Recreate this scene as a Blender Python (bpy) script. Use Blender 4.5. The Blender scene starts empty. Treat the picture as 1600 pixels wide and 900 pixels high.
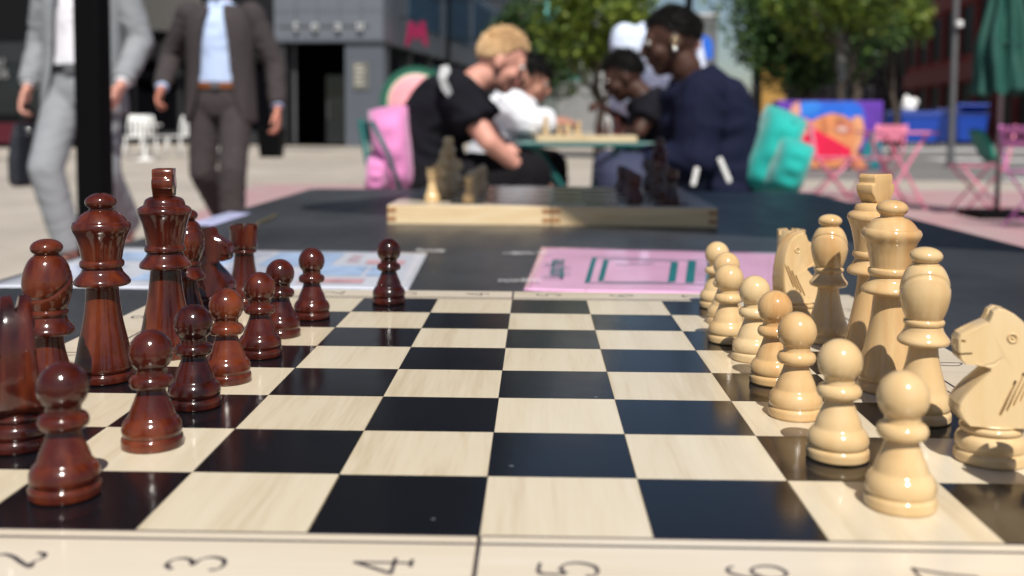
import bpy, bmesh, math, random
import numpy as np
from mathutils import Vector, Matrix, Euler, noise
R = math.radians
random.seed(7)
scene = bpy.context.scene
col = scene.collection

# ------------------------------------------------------------------ camera
SQ = 0.045                       # one chess square
TOPZ = 0.68                      # table top height
BT = 0.025                       # chess box thickness
BZ = TOPZ + BT                   # playing surface
FPX, CX, CY, CZ = 1625.58, 0.0140, -0.26305, 0.10708 + BZ
YAW, PITCH, ROLL, PPY = -0.02339, -0.06654, 0.00657, 300     # the picture is the lower part of a taller frame
_f = Vector((math.sin(YAW)*math.cos(PITCH), math.cos(YAW)*math.cos(PITCH), math.sin(PITCH)))
_r0 = Vector((math.cos(YAW), -math.sin(YAW), 0)); _u0 = _r0.cross(_f)
_r = math.cos(ROLL)*_r0 + math.sin(ROLL)*_u0
_u = -math.sin(ROLL)*_r0 + math.cos(ROLL)*_u0
CAM = Vector((CX, CY, CZ))
cd = bpy.data.cameras.new('camera'); cam = bpy.data.objects.new('camera', cd); col.objects.link(cam)
M = Matrix((( _r.x, _u.x, -_f.x, CX), (_r.y, _u.y, -_f.y, CY), (_r.z, _u.z, -_f.z, CZ), (0, 0, 0, 1)))
cam.matrix_world = M
cd.sensor_width = 36; cd.sensor_fit = 'HORIZONTAL'; cd.lens = FPX/1600*36; cd.shift_y = -(450-PPY)/1600
cd.clip_start = 0.01; cd.clip_end = 3000
cd.dof.use_dof = True; cd.dof.focus_distance = 0.43; cd.dof.aperture_fstop = 10.5
scene.camera = cam

# ------------------------------------------------------------------ light
SUN_EL = R(52); sx, sy = 0.21, -0.978
w = bpy.data.worlds.new('World'); scene.world = w; w.use_nodes = True
nt = w.node_tree; bg = nt.nodes['Background']
sky = nt.nodes.new('ShaderNodeTexSky'); sky.sky_type = 'NISHITA'; sky.sun_disc = False
sky.sun_elevation = SUN_EL; sky.sun_rotation = math.atan2(sx, sy)
sky.air_density = 1.0; sky.dust_density = 0.6; sky.ozone_density = 1.6
nt.links.new(sky.outputs[0], bg.inputs[0]); bg.inputs[1].default_value = 0.055
sd = bpy.data.lights.new('sun', 'SUN'); sd.energy = 4.9; sd.angle = R(0.53); sd.color = (1, 0.95, 0.87)
so = bpy.data.objects.new('sun', sd); col.objects.link(so); so.location = (0, 0, 30)
tosun = Vector((sx*math.cos(SUN_EL), sy*math.cos(SUN_EL), math.sin(SUN_EL)))
so.rotation_euler = tosun.to_track_quat('Z', 'Y').to_euler()
vs = scene.view_settings; vs.view_transform = 'Standard'; vs.look = 'None'; vs.exposure = 0.22; vs.gamma = 1
scene.render.engine = 'CYCLES'

# ------------------------------------------------------------------ pixel helpers
def ray(px, py): return _f + _r*((px-800)/FPX) - _u*((py-PPY)/FPX)
def P(px, py, Y):            # on the plane y = Y
    d = ray(px, py); return CAM + d*((Y-CY)/d.y)
def G(px, py, z=0.0):        # on the horizontal plane z
    d = ray(px, py); return CAM + d*((z-CZ)/d.z)

# ------------------------------------------------------------------ materials
MATS = {}
def nodes_of(name):
    m = bpy.data.materials.new(name); m.use_nodes = True
    n = m.node_tree.nodes; return m, n, m.node_tree.links, n['Principled BSDF']
def plain(name, c, rough=0.5, metal=0.0, coat=0.0, var=0.12, scale=8.0, bump=0.0, bscale=60.0, alpha=None, trans=0.0, spec=0.5, sheen=0.0):
    if name in MATS: return MATS[name]
    m, n, l, b = nodes_of(name)
    b.inputs['Roughness'].default_value = rough; b.inputs['Metallic'].default_value = metal
    b.inputs['Coat Weight'].default_value = coat; b.inputs['Coat Roughness'].default_value = 0.08
    b.inputs['Specular IOR Level'].default_value = spec
    b.inputs['Transmission Weight'].default_value = trans
    b.inputs['Sheen Weight'].default_value = sheen
    tc = n.new('ShaderNodeTexCoord'); nz = n.new('ShaderNodeTexNoise')
    nz.inputs['Scale'].default_value = scale; nz.inputs['Detail'].default_value = 6
    l.new(tc.outputs['Object'], nz.inputs['Vector'])
    rp = n.new('ShaderNodeValToRGB'); e = rp.color_ramp.elements
    e[0].position = 0.3; e[1].position = 0.7
    e[0].color = (*[max(0, x*(1-var)) for x in c], 1); e[1].color = (*[min(1, x*(1+var)) for x in c], 1)
    l.new(nz.outputs['Fac'], rp.inputs[0]); l.new(rp.outputs[0], b.inputs['Base Color'])
    if bump:
        n2 = n.new('ShaderNodeTexNoise'); n2.inputs['Scale'].default_value = bscale; n2.inputs['Detail'].default_value = 4
        l.new(tc.outputs['Object'], n2.inputs['Vector'])
        bp = n.new('ShaderNodeBump'); bp.inputs['Strength'].default_value = bump; bp.inputs['Distance'].default_value = 0.01
        l.new(n2.outputs['Fac'], bp.inputs['Height']); l.new(bp.outputs[0], b.inputs['Normal'])
    if alpha is not None: b.inputs['Alpha'].default_value = alpha
    MATS[name] = m; return m
def wood(name, cols, scale, stretch, rough, coat, bump=0.0, fine=1.0, vary=0.16, spec=0.5, crough=0.08):
    """streaky lacquered wood; stretch = coordinate scale per axis"""
    m, n, l, b = nodes_of(name)
    tc = n.new('ShaderNodeTexCoord'); oi = n.new('ShaderNodeObjectInfo')
    ad = n.new('ShaderNodeVectorMath'); ad.operation = 'ADD'
    mul = n.new('ShaderNodeVectorMath'); mul.operation = 'SCALE'; mul.inputs['Scale'].default_value = 3.7
    cmb = n.new('ShaderNodeCombineXYZ')
    for i in range(3): l.new(oi.outputs['Random'], cmb.inputs[i])
    l.new(cmb.outputs[0], mul.inputs[0]); l.new(tc.outputs['Object'], ad.inputs[0]); l.new(mul.outputs[0], ad.inputs[1])
    mp = n.new('ShaderNodeMapping'); mp.inputs['Scale'].default_value = stretch; l.new(ad.outputs[0], mp.inputs[0])
    n1 = n.new('ShaderNodeTexNoise'); n1.inputs['Scale'].default_value = scale; n1.inputs['Detail'].default_value = 8; n1.inputs['Roughness'].default_value = 0.62
    n1.inputs['Distortion'].default_value = 0.6
    l.new(mp.outputs[0], n1.inputs['Vector'])
    n2 = n.new('ShaderNodeTexNoise'); n2.inputs['Scale'].default_value = scale*5*fine; n2.inputs['Detail'].default_value = 4
    l.new(mp.outputs[0], n2.inputs['Vector'])
    mx = n.new('ShaderNodeMath'); mx.operation = 'MULTIPLY_ADD'; mx.inputs[1].default_value = 0.35; 
    l.new(n2.outputs['Fac'], mx.inputs[0]); l.new(n1.outputs['Fac'], mx.inputs[2])
    # every piece a little lighter or darker than the next
    ov = n.new('ShaderNodeMath'); ov.operation = 'MULTIPLY_ADD'; ov.inputs[1].default_value = vary
    l.new(oi.outputs['Random'], ov.inputs[0]); l.new(mx.outputs[0], ov.inputs[2])
    rp = n.new('ShaderNodeValToRGB'); e = rp.color_ramp.elements
    ps = [0.52, 0.70, 0.92]
    e[0].position = ps[0]; e[0].color = (*cols[0], 1); e[1].position = ps[2]; e[1].color = (*cols[2], 1)
    k = e.new(ps[1]); k.color = (*cols[1], 1)
    l.new(ov.outputs[0], rp.inputs[0]); l.new(rp.outputs[0], b.inputs['Base Color'])
    b.inputs['Roughness'].default_value = rough; b.inputs['Specular IOR Level'].default_value = spec
    b.inputs['Coat Weight'].default_value = coat; b.inputs['Coat Roughness'].default_value = crough; b.inputs['Coat IOR'].default_value = 1.5
    if bump:
        n3 = n.new('ShaderNodeTexNoise'); n3.inputs['Scale'].default_value = 340; n3.inputs['Detail'].default_value = 3
        l.new(ad.outputs[0], n3.inputs['Vector'])
        bp = n.new('ShaderNodeBump'); bp.inputs['Strength'].default_value = bump; bp.inputs['Distance'].default_value = 0.0008
        l.new(n3.outputs['Fac'], bp.inputs['Height'])
        l.new(bp.outputs[0], b.inputs['Normal']); l.new(bp.outputs[0], b.inputs['Coat Normal'])
    MATS[name] = m; return m

M_BROWN = wood('brown_lacquer', [(0.014, 0.0017, 0.0013), (0.058, 0.0085, 0.004), (0.17, 0.036, 0.010)], 36, (1, 1, 0.22), 0.5, 1.0, bump=0.08, vary=0.05, spec=0.08, crough=0.11)
M_CREAM = wood('pale_lacquer', [(0.50, 0.285, 0.115), (0.60, 0.41, 0.20), (0.655, 0.49, 0.275)], 34, (1, 1, 0.12), 0.5, 1.0, bump=0.035, vary=0.10, spec=0.10, crough=0.11)
M_HONEY = wood('honey_lacquer', [(0.47, 0.24, 0.085), (0.58, 0.365, 0.16), (0.64, 0.445, 0.23)], 34, (1, 1, 0.12), 0.5, 1.0, bump=0.035, vary=0.08, spec=0.10, crough=0.11)
M_SQL = wood('maple_square', [(0.55, 0.455, 0.31), (0.635, 0.55, 0.405), (0.68, 0.605, 0.465)], 90, (1, 0.06, 1), 0.34, 0.45, fine=1.6, crough=0.12)
M_BORD = wood('maple_border', [(0.57, 0.48, 0.36), (0.65, 0.565, 0.44), (0.69, 0.615, 0.50)], 32, (0.12, 1, 1), 0.32, 0.4)
M_BOXSIDE = wood('pine_side', [(0.55, 0.38, 0.19), (0.66, 0.49, 0.28), (0.72, 0.57, 0.36)], 30, (0.15, 1, 1), 0.45, 0.15)

def black_square():
    m, n, l, b = nodes_of('ebony_square')
    tc = n.new('ShaderNodeTexCoord'); oi = n.new('ShaderNodeObjectInfo')
    ad = n.new('ShaderNodeVectorMath'); ad.operation = 'ADD'
    l.new(tc.outputs['Object'], ad.inputs[0]); 
    cmb = n.new('ShaderNodeCombineXYZ')
    for i in range(3): l.new(oi.outputs['Random'], cmb.inputs[i])
    l.new(cmb.outputs[0], ad.inputs[1])
    b.inputs['Base Color'].default_value = (0.006, 0.006, 0.008, 1)
    n1 = n.new('ShaderNodeTexNoise'); n1.inputs['Scale'].default_value = 60; n1.inputs['Detail'].default_value = 6
    l.new(ad.outputs[0], n1.inputs['Vector'])
    mr = n.new('ShaderNodeMapRange'); mr.inputs['To Min'].default_value = 0.10; mr.inputs['To Max'].default_value = 0.20
    l.new(n1.outputs['Fac'], mr.inputs[0]); l.new(mr.outputs[0], b.inputs['Roughness'])
    # dust specks
    vo = n.new('ShaderNodeTexVoronoi'); vo.inputs['Scale'].default_value = 70
    l.new(ad.outputs[0], vo.inputs['Vector'])
    lt = n.new('ShaderNodeMath'); lt.operation = 'LESS_THAN'; lt.inputs[1].default_value = 0.055; l.new(vo.outputs['Distance'], lt.inputs[0])
    sp = n.new('ShaderNodeSeparateColor'); l.new(vo.outputs['Color'], sp.inputs[0])
    gt = n.new('ShaderNodeMath'); gt.operation = 'GREATER_THAN'; gt.inputs[1].default_value = 0.6; l.new(sp.outputs[0], gt.inputs[0])
    an = n.new('ShaderNodeMath'); an.operation = 'MULTIPLY'; l.new(lt.outputs[0], an.inputs[0]); l.new(gt.outputs[0], an.inputs[1])
    mx = n.new('ShaderNodeMix'); mx.data_type = 'RGBA'; mx.inputs[6].default_value = (0.006, 0.006, 0.008, 1); mx.inputs[7].default_value = (0.10, 0.11, 0.12, 1)
    l.new(an.outputs[0], mx.inputs[0]); l.new(mx.outputs[2], b.inputs['Base Color'])
    bp = n.new('ShaderNodeBump'); bp.inputs['Strength'].default_value = 0.05; bp.inputs['Distance'].default_value = 0.001
    l.new(n1.outputs['Fac'], bp.inputs['Height']); l.new(bp.outputs[0], b.inputs['Normal'])
    return m
M_SQD = black_square()
M_INK = plain('printed_ink', (0.03, 0.022, 0.035), 0.4)
M_TABLE = plain('black_table_top', (0.032, 0.035, 0.041), 0.36, var=0.3, scale=7, bump=0.05, bscale=9)
def table_finish():
    m, n, l, b = nodes_of('scuffed_black_top')
    tc = n.new('ShaderNodeTexCoord')
    def nz(sc, det, st=(1, 1, 1)):
        mp = n.new('ShaderNodeMapping'); mp.inputs['Scale'].default_value = st; l.new(tc.outputs['Object'], mp.inputs[0])
        x = n.new('ShaderNodeTexNoise'); x.inputs['Scale'].default_value = sc; x.inputs['Detail'].default_value = det; x.inputs['Roughness'].default_value = .6; l.new(mp.outputs[0], x.inputs['Vector']); return x
    n1 = nz(5, 8); n2 = nz(24, 5, (1, .25, 1)); n3 = nz(160, 2)
    rp = n.new('ShaderNodeValToRGB'); e = rp.color_ramp.elements; e[0].position = .35; e[0].color = (.022, .024, .028, 1); e[1].position = .7; e[1].color = (.045, .049, .056, 1)
    l.new(n1.outputs['Fac'], rp.inputs[0])
    gt = n.new('ShaderNodeMapRange'); gt.inputs['From Min'].default_value = .70; gt.inputs['From Max'].default_value = .80; l.new(n3.outputs['Fac'], gt.inputs[0])
    mx = n.new('ShaderNodeMix'); mx.data_type = 'RGBA'; mx.inputs[7].default_value = (.16, .16, .16, 1); l.new(gt.outputs[0], mx.inputs[0]); l.new(rp.outputs[0], mx.inputs[6]); l.new(mx.outputs[2], b.inputs['Base Color'])
    mr = n.new('ShaderNodeMapRange'); mr.inputs['To Min'].default_value = .24; mr.inputs['To Max'].default_value = .50; l.new(n2.outputs['Fac'], mr.inputs[0]); l.new(mr.outputs[0], b.inputs['Roughness'])
    bp = n.new('ShaderNodeBump'); bp.inputs['Strength'].default_value = .12; bp.inputs['Distance'].default_value = .004; l.new(n2.outputs['Fac'], bp.inputs['Height']); l.new(bp.outputs[0], b.inputs['Normal'])
    return m
M_TABLE = table_finish()
M_BLACKMET = plain('black_painted_steel', (0.002, 0.002, 0.0025), 0.6, spec=0.08)
M_GREYMET = plain('grey_steel', (0.18, 0.18, 0.19), 0.4, metal=0.6)
M_TEALMET = plain('teal_painted_steel', (0.006, 0.10, 0.095), 0.4)
M_PINKMET = plain('pink_painted_steel', (0.72, 0.22, 0.33), 0.4)
M_PINKFAB = plain('pink_quilted_fabric', (0.66, 0.22, 0.48), 0.85, bump=0.7, bscale=12, sheen=0.3)
M_TEALFAB = plain('teal_quilted_fabric', (0.0, 0.36, 0.32), 0.85, bump=0.7, bscale=12, sheen=0.3)
M_GREENCAN = plain('green_canvas', (0.005, 0.07, 0.052), 0.7, bump=0.3, bscale=40)
def canvas(name, c):
    m, n, l, b = nodes_of(name); b.inputs['Base Color'].default_value = (*c, 1); b.inputs['Roughness'].default_value = .8
    tr = n.new('ShaderNodeBsdfTranslucent'); tr.inputs[0].default_value = (*c, 1); mx = n.new('ShaderNodeMixShader'); mx.inputs[0].default_value = .25
    l.new(b.outputs[0], mx.inputs[1]); l.new(tr.outputs[0], mx.inputs[2]); l.new(mx.outputs[0], n['Material Output'].inputs[0]); return m
M_TERRA = canvas('terracotta_canvas', (0.36, 0.11, 0.05))  # canopy of the added parasol, tinted to warm the shade below it
M_BRIGHTGRN = plain('green_canvas_light', (0.02, 0.24, 0.16), 0.7)

# ------------------------------------------------------------------ mesh helpers
class MB:
    def __init__(s): s.v = []; s.f = []
    def add(s, v, f):
        o = len(s.v); s.v += [tuple(x) for x in v]; s.f += [tuple(i+o for i in q) for q in f]; return s
    def box(s, c, d, rz=0.0, rx=0.0, ry=0.0):
        m = Euler((rx, ry, rz)).to_matrix(); c = Vector(c)
        v = [c + m @ Vector((a*d[0]/2, b*d[1]/2, e*d[2]/2)) for a in (-1, 1) for b in (-1, 1) for e in (-1, 1)]
        return s.add(v, [(0,1,3,2),(4,6,7,5),(0,4,5,1),(2,3,7,6),(0,2,6,4),(1,5,7,3)])
    def span(s, a, b): return s.box([(a[i]+b[i])/2 for i in range(3)], [abs(b[i]-a[i]) for i in range(3)])
    def tube(s, pts, rad, n=10, cap=True):
        pts = [Vector(p) for p in pts]; k = len(pts)
        if not hasattr(rad, '__len__'): rad = [rad]*k
        ref = None; vs = []
        for i, p in enumerate(pts):
            t = (pts[min(i+1, k-1)] - pts[max(i-1, 0)]).normalized()
            if ref is None: ref = t.orthogonal().normalized()
            ref = (ref - t*ref.dot(t)).normalized(); bi = t.cross(ref)
            vs += [p + rad[i]*(math.cos(2*math.pi*j/n)*ref + math.sin(2*math.pi*j/n)*bi) for j in range(n)]
        fs = [(i*n+j, i*n+(j+1) % n, (i+1)*n+(j+1) % n, (i+1)*n+j) for i in range(k-1) for j in range(n)]
        if cap: fs += [tuple(range(n-1, -1, -1)), tuple((k-1)*n+j for j in range(n))]
        return s.add(vs, fs)
    def capsule(s, a, ra, b, rb, n=12):
        a = Vector(a); b = Vector(b); d = b-a; L = d.length
        if L < 1e-6: d = Vector((0, 0, 1)); L = 1e-6
        d = d/L if L > 1e-6 else d
        pts = []; rr = []
        for t in (-0.98, -0.8, -0.5, 0): pts.append(a + d*(t*ra)); rr.append(ra*math.sqrt(max(0, 1-t*t)))
        for t in (0, 0.5, 0.8, 0.98): pts.append(b + d*(t*rb)); rr.append(rb*math.sqrt(max(0, 1-t*t)))
        return s.tube(pts, rr, n)
    def ellipsoid(s, c, r, rot=None, n=14, m=10):
        c = Vector(c); v = []; f = []
        q = rot if rot is not None else Matrix.Identity(3)
        for i in range(m+1):
            th = math.pi*i/m
            for j in range(n):
                ph = 2*math.pi*j/n
                v.append(c + q @ Vector((r[0]*math.sin(th)*math.cos(ph), r[1]*math.sin(th)*math.sin(ph), r[2]*math.cos(th))))
        f = [(i*n+j, (i+1)*n+j, (i+1)*n+(j+1) % n, i*n+(j+1) % n) for i in range(m) for j in range(n)]
        return s.add(v, f)
    def loft(s, secs, n=18, cap=True):
        """secs: (centre, U vector, V vector)"""
        v = []; k = len(secs)
        for c, U, V in secs:
            v += [Vector(c) + Vector(U)*math.cos(2*math.pi*j/n) + Vector(V)*math.sin(2*math.pi*j/n) for j in range(n)]
        f = [(i*n+j, i*n+(j+1) % n, (i+1)*n+(j+1) % n, (i+1)*n+j) for i in range(k-1) for j in range(n)]
        if cap: f += [tuple(range(n-1, -1, -1)), tuple((k-1)*n+j for j in range(n))]
        return s.add(v, f)
    def lathe(s, prof, n=64, c=(0, 0, 0), sc=1.0):
        v = []; k = len(prof)
        for r, z in prof:
            v += [(c[0]+sc*r*math.cos(2*math.pi*j/n), c[1]+sc*r*math.sin(2*math.pi*j/n), c[2]+sc*z) for j in range(n)]
        f = [(i*n+j, i*n+(j+1) % n, (i+1)*n+(j+1) % n, (i+1)*n+j) for i in range(k-1) for j in range(n)]
        f += [tuple(range(n-1, -1, -1)), tuple((k-1)*n+j for j in range(n))]
        return s.add(v, f)
    def prism(s, poly, h, fn):
        """poly 2d points, extruded by h; fn(x, y, t) -> 3d"""
        n = len(poly); v = [fn(x, y, 0) for x, y in poly] + [fn(x, y, h) for x, y in poly]
        f = [tuple(range(n-1, -1, -1)), tuple(range(n, 2*n))] + [(i, (i+1) % n, n+(i+1) % n, n+i) for i in range(n)]
        return s.add(v, f)
    def mesh(s, name, smooth=False):
        me = bpy.data.meshes.new(name); me.from_pydata([tuple(x) for x in s.v], [], s.f); me.validate()
        bm = bmesh.new(); bm.from_mesh(me); bmesh.ops.recalc_face_normals(bm, faces=bm.faces); bm.to_mesh(me); bm.free()
        if smooth: me.polygons.foreach_set('use_smooth', [True]*len(me.polygons))
        return me
    def build(s, name, mat, parent=None, smooth=False, loc=None, auto=None):
        me = s.mesh(name, smooth or auto is not None)
        if auto is not None: me.set_sharp_from_angle(angle=R(auto))
        return link(name, me, mat, parent, loc)
def link(name, me, mat=None, parent=None, loc=None):
    o = bpy.data.objects.new(name, me); col.objects.link(o)
    if mat is not None and me is not None:
        if len(me.materials) == 0: me.materials.append(mat)
    if parent is not None: o.parent = parent
    if loc is not None: o.location = loc
    return o
def tag(o, label, cat, group=None):
    o['label'] = label; o['category'] = cat
    if group: o['group'] = group
    return o
def empty(name, loc, rz=0.0):
    o = bpy.data.objects.new(name, None); col.objects.link(o); o.location = loc; o.rotation_euler = (0, 0, rz); o.empty_display_size = 0.1
    return o
def struct(o): o['kind'] = 'structure'; return o
def bevel(o, wd, seg=2, ang=30):
    m = o.modifiers.new('bevel', 'BEVEL'); m.width = wd; m.segments = seg; m.limit_method = 'ANGLE'; m.angle_limit = R(ang)
    return o
def copy_tree(o, parent=None):
    c = o.copy(); col.objects.link(c); c.parent = parent
    for ch in list(o.children): copy_tree(ch, c)
    return c
def bake(o):
    """apply modifiers of o into its mesh"""
    dg = bpy.context.evaluated_depsgraph_get(); dg.update()
    me = bpy.data.meshes.new_from_object(o.evaluated_get(dg)); o.modifiers.clear(); o.data = me; return o
def remeshed(mb, name, mat, parent, voxel, smooth=3, fac=0.5):
    o = mb.build(name, mat, parent)
    m = o.modifiers.new('r', 'REMESH'); m.mode = 'VOXEL'; m.voxel_size = voxel; m.use_smooth_shade = True
    if smooth:
        k = o.modifiers.new('s', 'SMOOTH'); k.iterations = smooth; k.factor = fac
    bake(o)
    if len(o.data.materials) == 0: o.data.materials.append(mat)
    return o
def text_mesh(name, s, size, extrude, mat, parent, matrix, spacing=1.0, bold=0.0):
    c = bpy.data.curves.new('t', 'FONT'); c.body = s; c.size = size; c.extrude = extrude; c.space_character = spacing
    c.offset = bold*size; c.align_x = 'CENTER'; c.align_y = 'CENTER'; c.resolution_u = 4
    t = bpy.data.objects.new('t', c); col.objects.link(t)
    dg = bpy.context.evaluated_depsgraph_get(); dg.update()
    me = bpy.data.meshes.new_from_object(t.evaluated_get(dg)); bpy.data.objects.remove(t)
    me.materials.clear(); o = link(name, me, mat, parent); o.matrix_local = matrix; return o

# ================================================================== SETTING
STREET = R(-7.6)                                   # the street runs a little to the right of the board
ca, sa = math.cos(STREET), math.sin(STREET)
def S(a, b, z=0.0): return Vector((a*ca - b*sa, a*sa + b*ca, z))        # street frame -> world
def Sinv(p): return (p.x*ca + p.y*sa, -p.x*sa + p.y*ca)

M_PAVE = None
def paving():
    m, n, l, b = nodes_of('beige_paving')
    tc = n.new('ShaderNodeTexCoord'); oi = n.new('ShaderNodeObjectInfo')
    n1 = n.new('ShaderNodeTexNoise'); n1.inputs['Scale'].default_value = 1.6; n1.inputs['Detail'].default_value = 9; n1.inputs['Roughness'].default_value = 0.65
    geo = n.new('ShaderNodeNewGeometry'); l.new(geo.outputs['Position'], n1.inputs['Vector'])
    n2 = n.new('ShaderNodeTexNoise'); n2.inputs['Scale'].default_value = 90; n2.inputs['Detail'].default_value = 3
    l.new(geo.outputs['Position'], n2.inputs['Vector'])
    a = n.new('ShaderNodeMath'); a.operation = 'MULTIPLY_ADD'; a.inputs[1].default_value = 0.35
    l.new(n2.outputs['Fac'], a.inputs[0]); l.new(n1.outputs['Fac'], a.inputs[2])
    a2 = n.new('ShaderNodeMath'); a2.operation = 'MULTIPLY_ADD'; a2.inputs[1].default_value = 0.2
    l.new(oi.outputs['Random'], a2.inputs[0]); l.new(a.outputs[0], a2.inputs[2])
    rp = n.new('ShaderNodeValToRGB'); e = rp.color_ramp.elements
    e[0].position = 0.45; e[0].color = (0.28, 0.245, 0.205, 1); e[1].position = 1.0; e[1].color = (0.44, 0.395, 0.34, 1)
    l.new(a2.outputs[0], rp.inputs[0]); l.new(rp.outputs[0], b.inputs['Base Color'])
    b.inputs['Roughness'].default_value = 0.8
    bp = n.new('ShaderNodeBump'); bp.inputs['Strength'].default_value = 0.3; bp.inputs['Distance'].default_value = 0.004
    l.new(n2.outputs['Fac'], bp.inputs['Height']); l.new(bp.outputs[0], b.inputs['Normal'])
    return m
M_PAVE = paving()
M_JOINT = plain('ground_joint', (0.20, 0.18, 0.16), 0.9, scale=0.3)
g = MB().box((0, 300, -0.3), (2400, 2400, 0.56)).build('ground', M_JOINT); struct(g)
# slabs laid along the street, nearest ones as pieces of their own
pavement = MB().box((0, 0, -0.017), (140, 240, 0.008)).build('pavement', M_PAVE, None); pavement.rotation_euler.z = STREET
pavement.location = S(0, 140); struct(pavement)
jb = MB().box((0, 0, 0), (28, 30, 0.002)).build('joint_bed', M_JOINT, pavement); jb.location = (0, 16-140, -0.0115)
sm = MB().box((0, 0, -0.006), (1.785, 3.585, 0.012)).mesh('slab'); sm.materials.append(M_PAVE)
k = 0
for i in range(-7, 8):
    for j in range(0, 8):
        c = S(i*1.8+0.35, 2.0+j*3.6+(0.0 if i % 2 else 1.8))
        if c.y < 2.0 or c.y > 29 or abs(c.x) > 0.56*c.y+2.4: continue
        o = bpy.data.objects.new('slab', sm); col.objects.link(o); o.rotation_euler.z = STREET
        o.location = S(i*1.8+0.35, 2.0+j*3.6+(0.0 if i % 2 else 1.8)); o.location.z = random.uniform(-0.001, 0.001)
        # child of the pavement
        o.parent = pavement; o.matrix_parent_inverse = Matrix.LocRotScale(pavement.location, pavement.rotation_euler, None).inverted(); k += 1

# pink painted zone of the square
def worn_paint(name, c1, c2):
    m, n, l, b = nodes_of(name)
    geo = n.new('ShaderNodeNewGeometry'); n1 = n.new('ShaderNodeTexNoise'); n1.inputs['Scale'].default_value = 2.2; n1.inputs['Detail'].default_value = 10; n1.inputs['Roughness'].default_value = 0.7
    l.new(geo.outputs['Position'], n1.inputs['Vector'])
    rp = n.new('ShaderNodeValToRGB'); e = rp.color_ramp.elements
    e[0].position = 0.38; e[0].color = (*c1, 1); e[1].position = 0.68; e[1].color = (*c2, 1)
    l.new(n1.outputs['Fac'], rp.inputs[0]); l.new(rp.outputs[0], b.inputs['Base Color']); b.inputs['Roughness'].default_value = 0.75
    return m
M_PINKPAINT = worn_paint('worn_pink_paint', (0.40, 0.22, 0.24), (0.36, 0.29, 0.28))
a0 = G(478, 294); a1 = G(333, 292)
pz = MB()
pz.prism([(-2.25, 4.0), (13, 1.5), (13, 12.5), (-3.6, 13.0)], 0.004, lambda x, y, t: (x, y, 0.004+t*0.5))
struct(pz.build('pink_painted_ground', M_PINKPAINT))
M_WHITEPAINT = worn_paint('white_road_paint', (0.55, 0.55, 0.55), (0.70, 0.70, 0.70))
M_ASPH = worn_paint('grey_asphalt', (0.14, 0.135, 0.13), (0.20, 0.195, 0.19))
rd = MB(); rd.prism([(3.4, 15.5), (40, 10), (40, 90), (12, 90), (6, 28)], 0.002, lambda x, y, t: (x, y, 0.003+t)); struct(rd.build('road', M_ASPH))
for (x0, x1, y0, y1) in [(9.4, 16, 24.0, 25.2), (7.0, 14, 15.2, 15.7), (9.0, 18, 34, 36)]:
    ml = MB(); ml.prism([(x0, y0), (x1, y0-0.5), (x1, y1-0.5), (x0, y1)], 0.003, lambda x, y, t: (x, y, 0.009+t)); struct(ml.build('road_marking', M_WHITEPAINT))

# ------------------------------------------------------------------ buildings
M_GREYCLAD = plain('grey_cladding', (0.085, 0.097, 0.118), 0.45, var=0.06, scale=1.5)
M_GREYCLAD2 = plain('grey_fascia', (0.125, 0.14, 0.165), 0.45, var=0.05, scale=1.5)
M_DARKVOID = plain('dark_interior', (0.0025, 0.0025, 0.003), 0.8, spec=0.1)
M_GLASS = plain('dark_glass', (0.01, 0.013, 0.016), 0.08, spec=0.6, scale=2)
M_DARKCLAD = plain('dark_cladding', (0.018, 0.019, 0.022), 0.5, scale=1)
M_DARKGL = plain('unlit_shop_glass', (0.003, 0.003, 0.004), 0.3, spec=0.02, scale=2)
M_WHITE = plain('white_enamel', (0.78, 0.78, 0.77), 0.4, var=0.04)
M_PINKSIGN = plain('pink_sign', (0.22, 0.015, 0.06), 0.7, spec=.1)
M_MAROON = plain('maroon_panel', (0.07, 0.004, 0.012), 0.4)
M_PALECLAD = plain('pale_concrete', (0.22, 0.225, 0.23), 0.7, scale=1)
def fit(Y, px, py): p = P(px, py, Y); return p

YA = 34.0
corner = P(600, 229, YA); corner.z = 0
bA = empty('cafe_building', corner, STREET)
tag(bA, 'grey corner building with lettered fascia, dark doorway and side street facade', 'building')
# local frame: +x to the right of the front, front faces -y
kx = YA/FPX                                        # metres per pixel on the front
zt = lambda py: CZ + (190.5-py)*(YA-CY)/FPX
door_top = zt(62)
m = MB(); m.span((-1.32, 0, 0), (0, 0.6, door_top)); m.build('pillar', M_GREYCLAD, bA)
fa = MB(); fa.span((-3.75, -0.06, door_top), (0.02, 0.7, 9.5)).build('fascia', M_GREYCLAD2, bA)
MB().span((-16, 0.02, door_top-0.6), (-3.76, 0.68, 9.5)).build('upper_wall', plain('black_upper_wall', (0.010, 0.010, 0.012), 0.6, spec=.2), bA)
m = MB(); m.span((-3.8, -0.12, door_top-0.09), (0.08, 0.55, door_top)).build('soffit_trim', M_GREYCLAD, bA)
m = MB()
for i in range(6): m.span((-3.74, -0.064, door_top+0.9+i*1.4), (0.02, -0.06, door_top+0.915+i*1.4))
m.build('panel_joint', M_DARKCLAD, bA)
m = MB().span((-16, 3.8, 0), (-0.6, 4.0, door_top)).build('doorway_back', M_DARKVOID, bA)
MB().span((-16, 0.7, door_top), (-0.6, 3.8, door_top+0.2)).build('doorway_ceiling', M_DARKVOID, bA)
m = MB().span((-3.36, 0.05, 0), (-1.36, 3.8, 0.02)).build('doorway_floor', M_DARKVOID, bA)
m = MB().span((-3.9, 0, 0), (-3.38, 0.5, door_top-0.1)).build('pillar', M_DARKCLAD, bA)
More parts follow.
